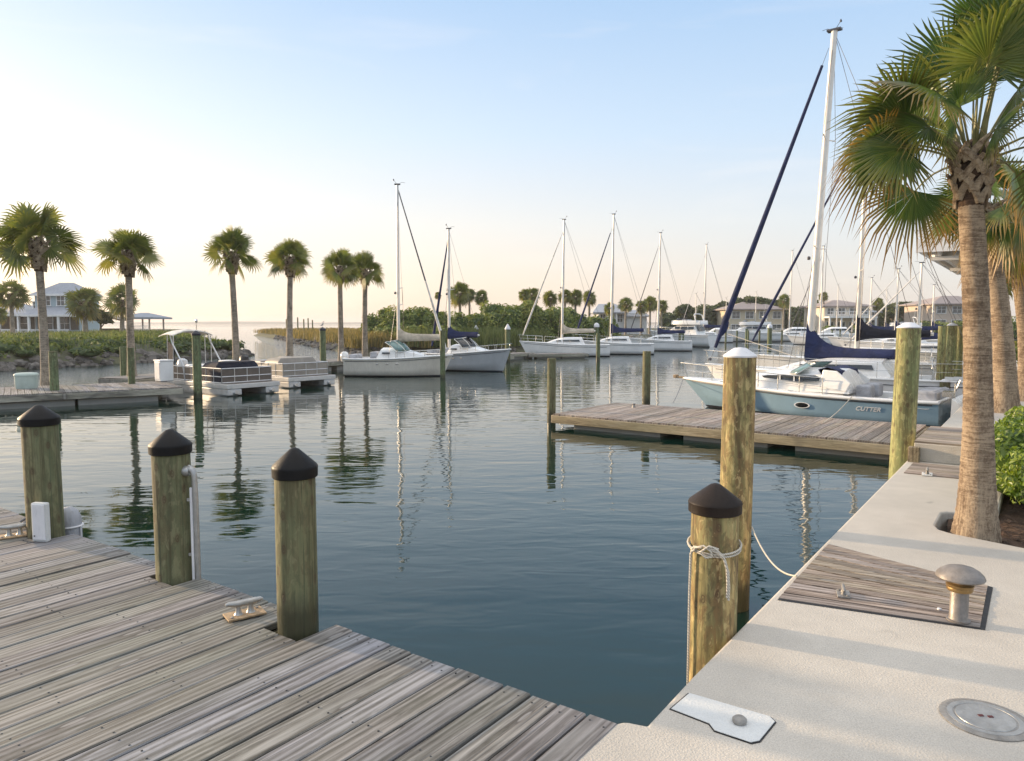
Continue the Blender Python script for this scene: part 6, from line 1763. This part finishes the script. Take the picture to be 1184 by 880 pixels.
# small open boats and dinghy
def fender_red():
    p = onz(778, 404, 0); m = MB(); m.lathe([(.05, -.3), (.30, -.2), (.42, .1), (.40, .45), (.25, .7), (.08, .8)], p + Vector((0, 0, .1)), 16); tag(m.build('boat_fender', M['dark_red'], None, 50), 'dark red round fender floating at the corner of the flybridge yacht', 'fender')
fender_red()

# --- pontoon boats
def pontoon_boat(label, c, ang, L, W, panel, cover, canopy, group='pontoon boats at the left dock'):
    t = thing('pontoon_boat', label, 'pontoon boat', c, ang, group)     # local x: towards the bow, y: port
    for sd in (1, -1):
        m = MB(); rg = []
        for x, k in ((-L / 2, .85), (-L / 2 + .1, 1), (L / 2 - .55, 1), (L / 2 - .2, .8), (L / 2 + .05, .25)):
            rg.append([Vector((x, sd * (W / 2 - .30) + .27 * k * math.cos(2 * PI * j / 16), .04 + .24 * k * math.sin(2 * PI * j / 16) + (1 - k) * .12)) for j in range(16)])
        m.loft(rg, True, True); m.build('pontoon', M['alu'], t, 40)
    m = MB(); m.box((0, 0, .315), (L, W, .15)); m.build('deck', M['white_alu'], t, bevel=.015)
    for sd in (1, -1):
        m = MB(); m.box((0, sd * (W / 2 - .28), .13), (L - .04, .5, .21)); m.build('pontoon_skirt', M['white_alu'], t, bevel=.03)
    m = MB(); m.box((0, 0, .395), (L - .1, W - .1, .012)); m.build('carpet', M['taupe'], t)
    z0, h = .40, .48
    x0, x1 = -L / 2 + .75, L / 2 - .42; y0, y1 = -W / 2 + .06, W / 2 - .06
    def panel_run(a, b, n):
        a = Vector((*a, 0)); b = Vector((*b, 0))
        for i in range(n):
            p, q_ = a.lerp(b, i / n), a.lerp(b, (i + 1) / n); mid = (p + q_) / 2; d = q_ - p; an = math.atan2(d.y, d.x)
            m = MB(); m.box((mid.x, mid.y, z0 + h / 2), (d.length - .03, .012, h - .06), an); pn = m.build('fence_panel', M[panel[i % len(panel)] if isinstance(panel, (list, tuple)) else panel], t)
        m = MB()
        for zz in (z0 + .02, z0 + h * .45, z0 + h): m.tube([a + Vector((0, 0, zz)), b + Vector((0, 0, zz))], .019, 6)
        for i in range(n + 1): p = a.lerp(b, i / n); m.tube([p + Vector((0, 0, z0)), p + Vector((0, 0, z0 + h))], .017, 6)
        m.build('fence_rail', M['alu'], t, 50)
    panel_run((x0, y0), (x1, y0), 7); panel_run((x0, y1), (x1, y1), 7); panel_run((x1, y0), (x1, y1), 4)
    panel_run((x0, y1), (x0, y0 + .9), 2)
    # console and seats under a cover
    m = MB(); rg = []
    for x, k in ((.35, .3), (.4, .9), (.9, 1.0), (1.25, .96), (1.32, .4)):
        rg.append([Vector((x, -W * .40, z0 + .1)), Vector((x, -W * .40, z0 + .42 * k + .12)), Vector((x, -W * .34, z0 + .56 * k + .12)), Vector((x, W * .34, z0 + .56 * k + .12)), Vector((x, W * .40, z0 + .42 * k + .12)), Vector((x, W * .40, z0 + .1))])
    m.loft(rg, False, True); m.build('seat_cover', M[cover], t, 60)
    m = MB(); m.box((-.5, -W * .22, z0 + .30), (.9, .5, .45)); m.box((-.2, W * .25, z0 + .35), (.5, .45, .6)); m.build('seats', M['white' if canopy else 'tan_panel'], t, bevel=.05, bseg=3)
    if canopy:
        zt = 2.12; m = MB(); rg = []
        for i in range(9):
            fx = i / 8; y = lerp(-W / 2 + .02, W / 2 - .45, fx); zc = zt - .16 * abs(2 * fx - 1) ** 2.4
            rg.append([Vector((-L / 2 + .02, y, zc - .06)), Vector((-L / 2 + .3, y, zc)), Vector((-L / 2 + .7, y, zc + .03)), Vector((-L / 2 + 1.05, y, zc - .02)), Vector((-L / 2 + 1.05, y, zc - .05)), Vector((-L / 2 + .7, y, zc)), Vector((-L / 2 + .3, y, zc - .03)), Vector((-L / 2 + .02, y, zc - .09))])
        m.loft(rg, True, True); m.build('canopy', M['sailcloth'], t, 50)
        m = MB()
        for sd in (1, -1):
            y = sd * (W / 2 - .05)
            y = y if sd < 0 else y - .42
            m.tube([(-L / 2 + 1.75, y, z0), (-L / 2 + 1.62, y, .95), (-L / 2 + .95, y, 1.65), (-L / 2 + .72, y * .97, zt - .12)], .026, 6)
            m.tube([(-L / 2 + .55, y, z0), (-L / 2 + .55, y * .97, zt - .12)], .018, 6); m.tube([(-L / 2 + .95, y, z0), (-L / 2 + .98, y * .97, zt - .14)], .018, 6)
        m.build('canopy_frame', M['alu'], t, 50)
        m = MB(); m.add([(-L / 2 + .58, y0, z0), (-L / 2 + 1.0, y0, z0), (-L / 2 + 1.02, y0, 1.55), (-L / 2 + .58, y0, 1.75), (-L / 2 + .58, y0 + .02, z0), (-L / 2 + 1.0, y0 + .02, z0), (-L / 2 + 1.02, y0 + .02, 1.55), (-L / 2 + .58, y0 + .02, 1.75)], [(0, 1, 2, 3), (7, 6, 5, 4), (0, 4, 5, 1), (1, 5, 6, 2), (2, 6, 7, 3), (3, 7, 4, 0)]); m.build('side_curtain', M['navy_dark'], t)
        m = MB(); m.tube([(-L / 2 + .9, 0, zt), (-L / 2 + .9, 0, zt + .28)], .02, 6); m.lathe([(.04, .26), (.05, .3), (.05, .36), (.02, .4)], (-L / 2 + .9, 0, zt), 10); m.build('anchor_light', M['steel'], t, 50)
    x = -L / 2 - .18
    m = MB(); rg = []
    for z, a, b in ((.52, .12, .12), (.56, .21, .17), (.80, .24, .19), (1.0, .20, .16), (1.06, .08, .07)):
        rg.append([Vector((x + a * math.cos(2 * PI * k / 14), b * math.sin(2 * PI * k / 14), z)) for k in range(14)])
    m.loft(rg, True, True); mo = m.build('outboard_motor', M['white' if canopy else 'black'], t, 50)
    m = MB(); m.box((x + .03, 0, .22), (.16, .10, .66)); m.build('motor_leg', M['black'], mo, bevel=.02)
    return t
pv = Vector((3.5, -2.8, 0)).normalized(); pang = math.atan2(pv.y, pv.x); pn = Vector((-pv.y, pv.x, 0))
corner = onz(263, 459, 0)                       # near bow corner
W1, L1 = 1.95, 4.5
pc1 = Vector((corner.x, corner.y, 0)) - pv * L1 / 2 + pn * W1 / 2
pontoon_boat('pontoon boat with navy seat cover and white canopy at the end of the left dock', pc1, pang, L1, W1, ['taupe', 'taupe', 'taupe', 'taupe', 'navy_dark', 'navy_dark', 'navy_dark'], 'navy_dark', True)
corner2 = onz(334, 449.5, 0); W2, L2 = 2.1, 4.4
pc2 = Vector((corner2.x, corner2.y, 0)) - pv * L2 / 2 + pn * W2 / 2
pontoon_boat('plain tan panelled pontoon boat without canopy, behind the navy covered one', pc2, pang, L2, W2, 'tan_panel', 'tan_panel', False)
# white locker on the dock behind the first pontoon boat
lp = aty(190, 441, 24.9)
t = thing('dock_locker', 'white upright locker at the stern of the canopied pontoon boat', 'locker', (lp.x, lp.y, .41), pang)
m = MB(); m.box((0, 0, .34), (.42, .45, .68)); m.build('body', M['white'], t, bevel=.03)
m = MB(); m.box((0, 0, .70), (.46, .49, .05)); m.build('lid', M['white'], t, bevel=.015)
m = MB(); m.box((0, -.232, .36), (.34, .012, .56)); m.build('door', M['white_cap'], t, bevel=.004)

# bird perched on the piling by the tan pontoon boat
p = onz(374, 436, 0); zt = EYE - (381 - 374) * p.y / FPX + .11; k = .45
m = MB(); B_ = lambda x, y, z: (p.x + x * k, p.y + y * k, zt + (z - .12) * k)
m.tube([B_(-.22, 0, .22), B_(-.1, 0, .28), B_(0, 0, .36), B_(.06, 0, .50), B_(.05, 0, .60), B_(.10, 0, .66), B_(.22, 0, .63)], [q_ * k for q_ in (.015, .06, .075, .05, .032, .042, .006)], 10)
for sd in (-.02, .02): m.tube([B_(sd, sd, .30), B_(sd, sd, .12)], .009 * k, 5)
tag(m.build('bird', M['grey_vinyl'], None, 60), 'small grey bird perched on the dark capped piling by the tan pontoon boat', 'bird')
# gull in the sky by the tall mast
p = aty(965, 35, 40); m = MB(); m.add([p + Vector(v) for v in ((-.45, 0, -.12), (-.2, 0, .06), (0, 0, .0), (.22, 0, .10), (.5, 0, .16), (.2, .14, .08), (0, .2, -.02), (-.22, .14, .04), (.0, -.1, -.06))], [(0, 1, 7), (1, 2, 6, 7), (2, 3, 5, 6), (3, 4, 5), (1, 8, 2), (2, 8, 3), (8, 6, 2)])
tag(m.build('gull', M['wire'], None), 'small dark gull flying in the sky right of the tallest mast', 'bird')
# channel markers on the far spit
for i, (u, v, h) in enumerate(((332, 372, 0), (338, 373, 0), (345, 370, 0), (352, 372, 0), (357, 371, 0), (362, 373, 0))):
    D = 112; x = (u - 592) * D / FPX
    pl = piling('thin weathered post standing among the golden reeds of the low spit', x, D, EYE + (374 - v + 3) * D / FPX, .10, 'pile_green', None, group='weathered posts among the reeds', seed=i, n=10)

# far marina docks and their thin pilings
float_dock('floating_dock', 'long pale far dock lined with thin pilings in front of the cream house', (34, 101), (58, 88), 1.6, .5, beam='beam_grey', mat='deck', board=.5)
float_dock('floating_dock', 'pale far dock behind the far yachts in front of the tan house', (20, 103), (36, 108), 1.6, .5, beam='beam_grey', mat='deck', board=.5)
for i in range(14):
    f_ = i / 13; u, v = lerp(925, 1045, f_), lerp(393, 394, f_) + (i % 3)
    pile_px('thin dark far piling beside the pale far dock by the cream house', u, v, v - 13 - (i % 2) * 2, 1.9, 'pile_green', group='thin far pilings by the cream house', seed=40 + i)
for i in range(7):
    u = 826 + i * 13
    pile_px('thin dark far piling in front of the far yachts', u, 396 + (i % 2), 382, 2.0, 'pile_green', group='thin far pilings by the far yachts', seed=60 + i)
# thin evening haze over the whole place
HAZE = .0004
me_ = bpy.data.meshes.new('haze'); bm = bmesh.new(); bmesh.ops.create_cube(bm, size=1.0); bm.to_mesh(me_); bm.free()
hz = bpy.data.objects.new('haze', me_); col.objects.link(hz); hz.scale = (6400, 2900, 24); hz.location = (0, 1380, 7.0); hz['kind'] = 'stuff'
hm = bpy.data.materials.new('evening haze'); hm.use_nodes = True; nt = hm.node_tree; nt.nodes.clear()
ho = nt.nodes.new('ShaderNodeOutputMaterial'); hv = nt.nodes.new('ShaderNodeVolumePrincipled'); nt.links.new(hv.outputs[0], ho.inputs['Volume'])
hv.inputs['Color'].default_value = (.86, .86, .88, 1); hv.inputs['Density'].default_value = HAZE; hv.inputs['Anisotropy'].default_value = .2
me_.materials.append(hm)
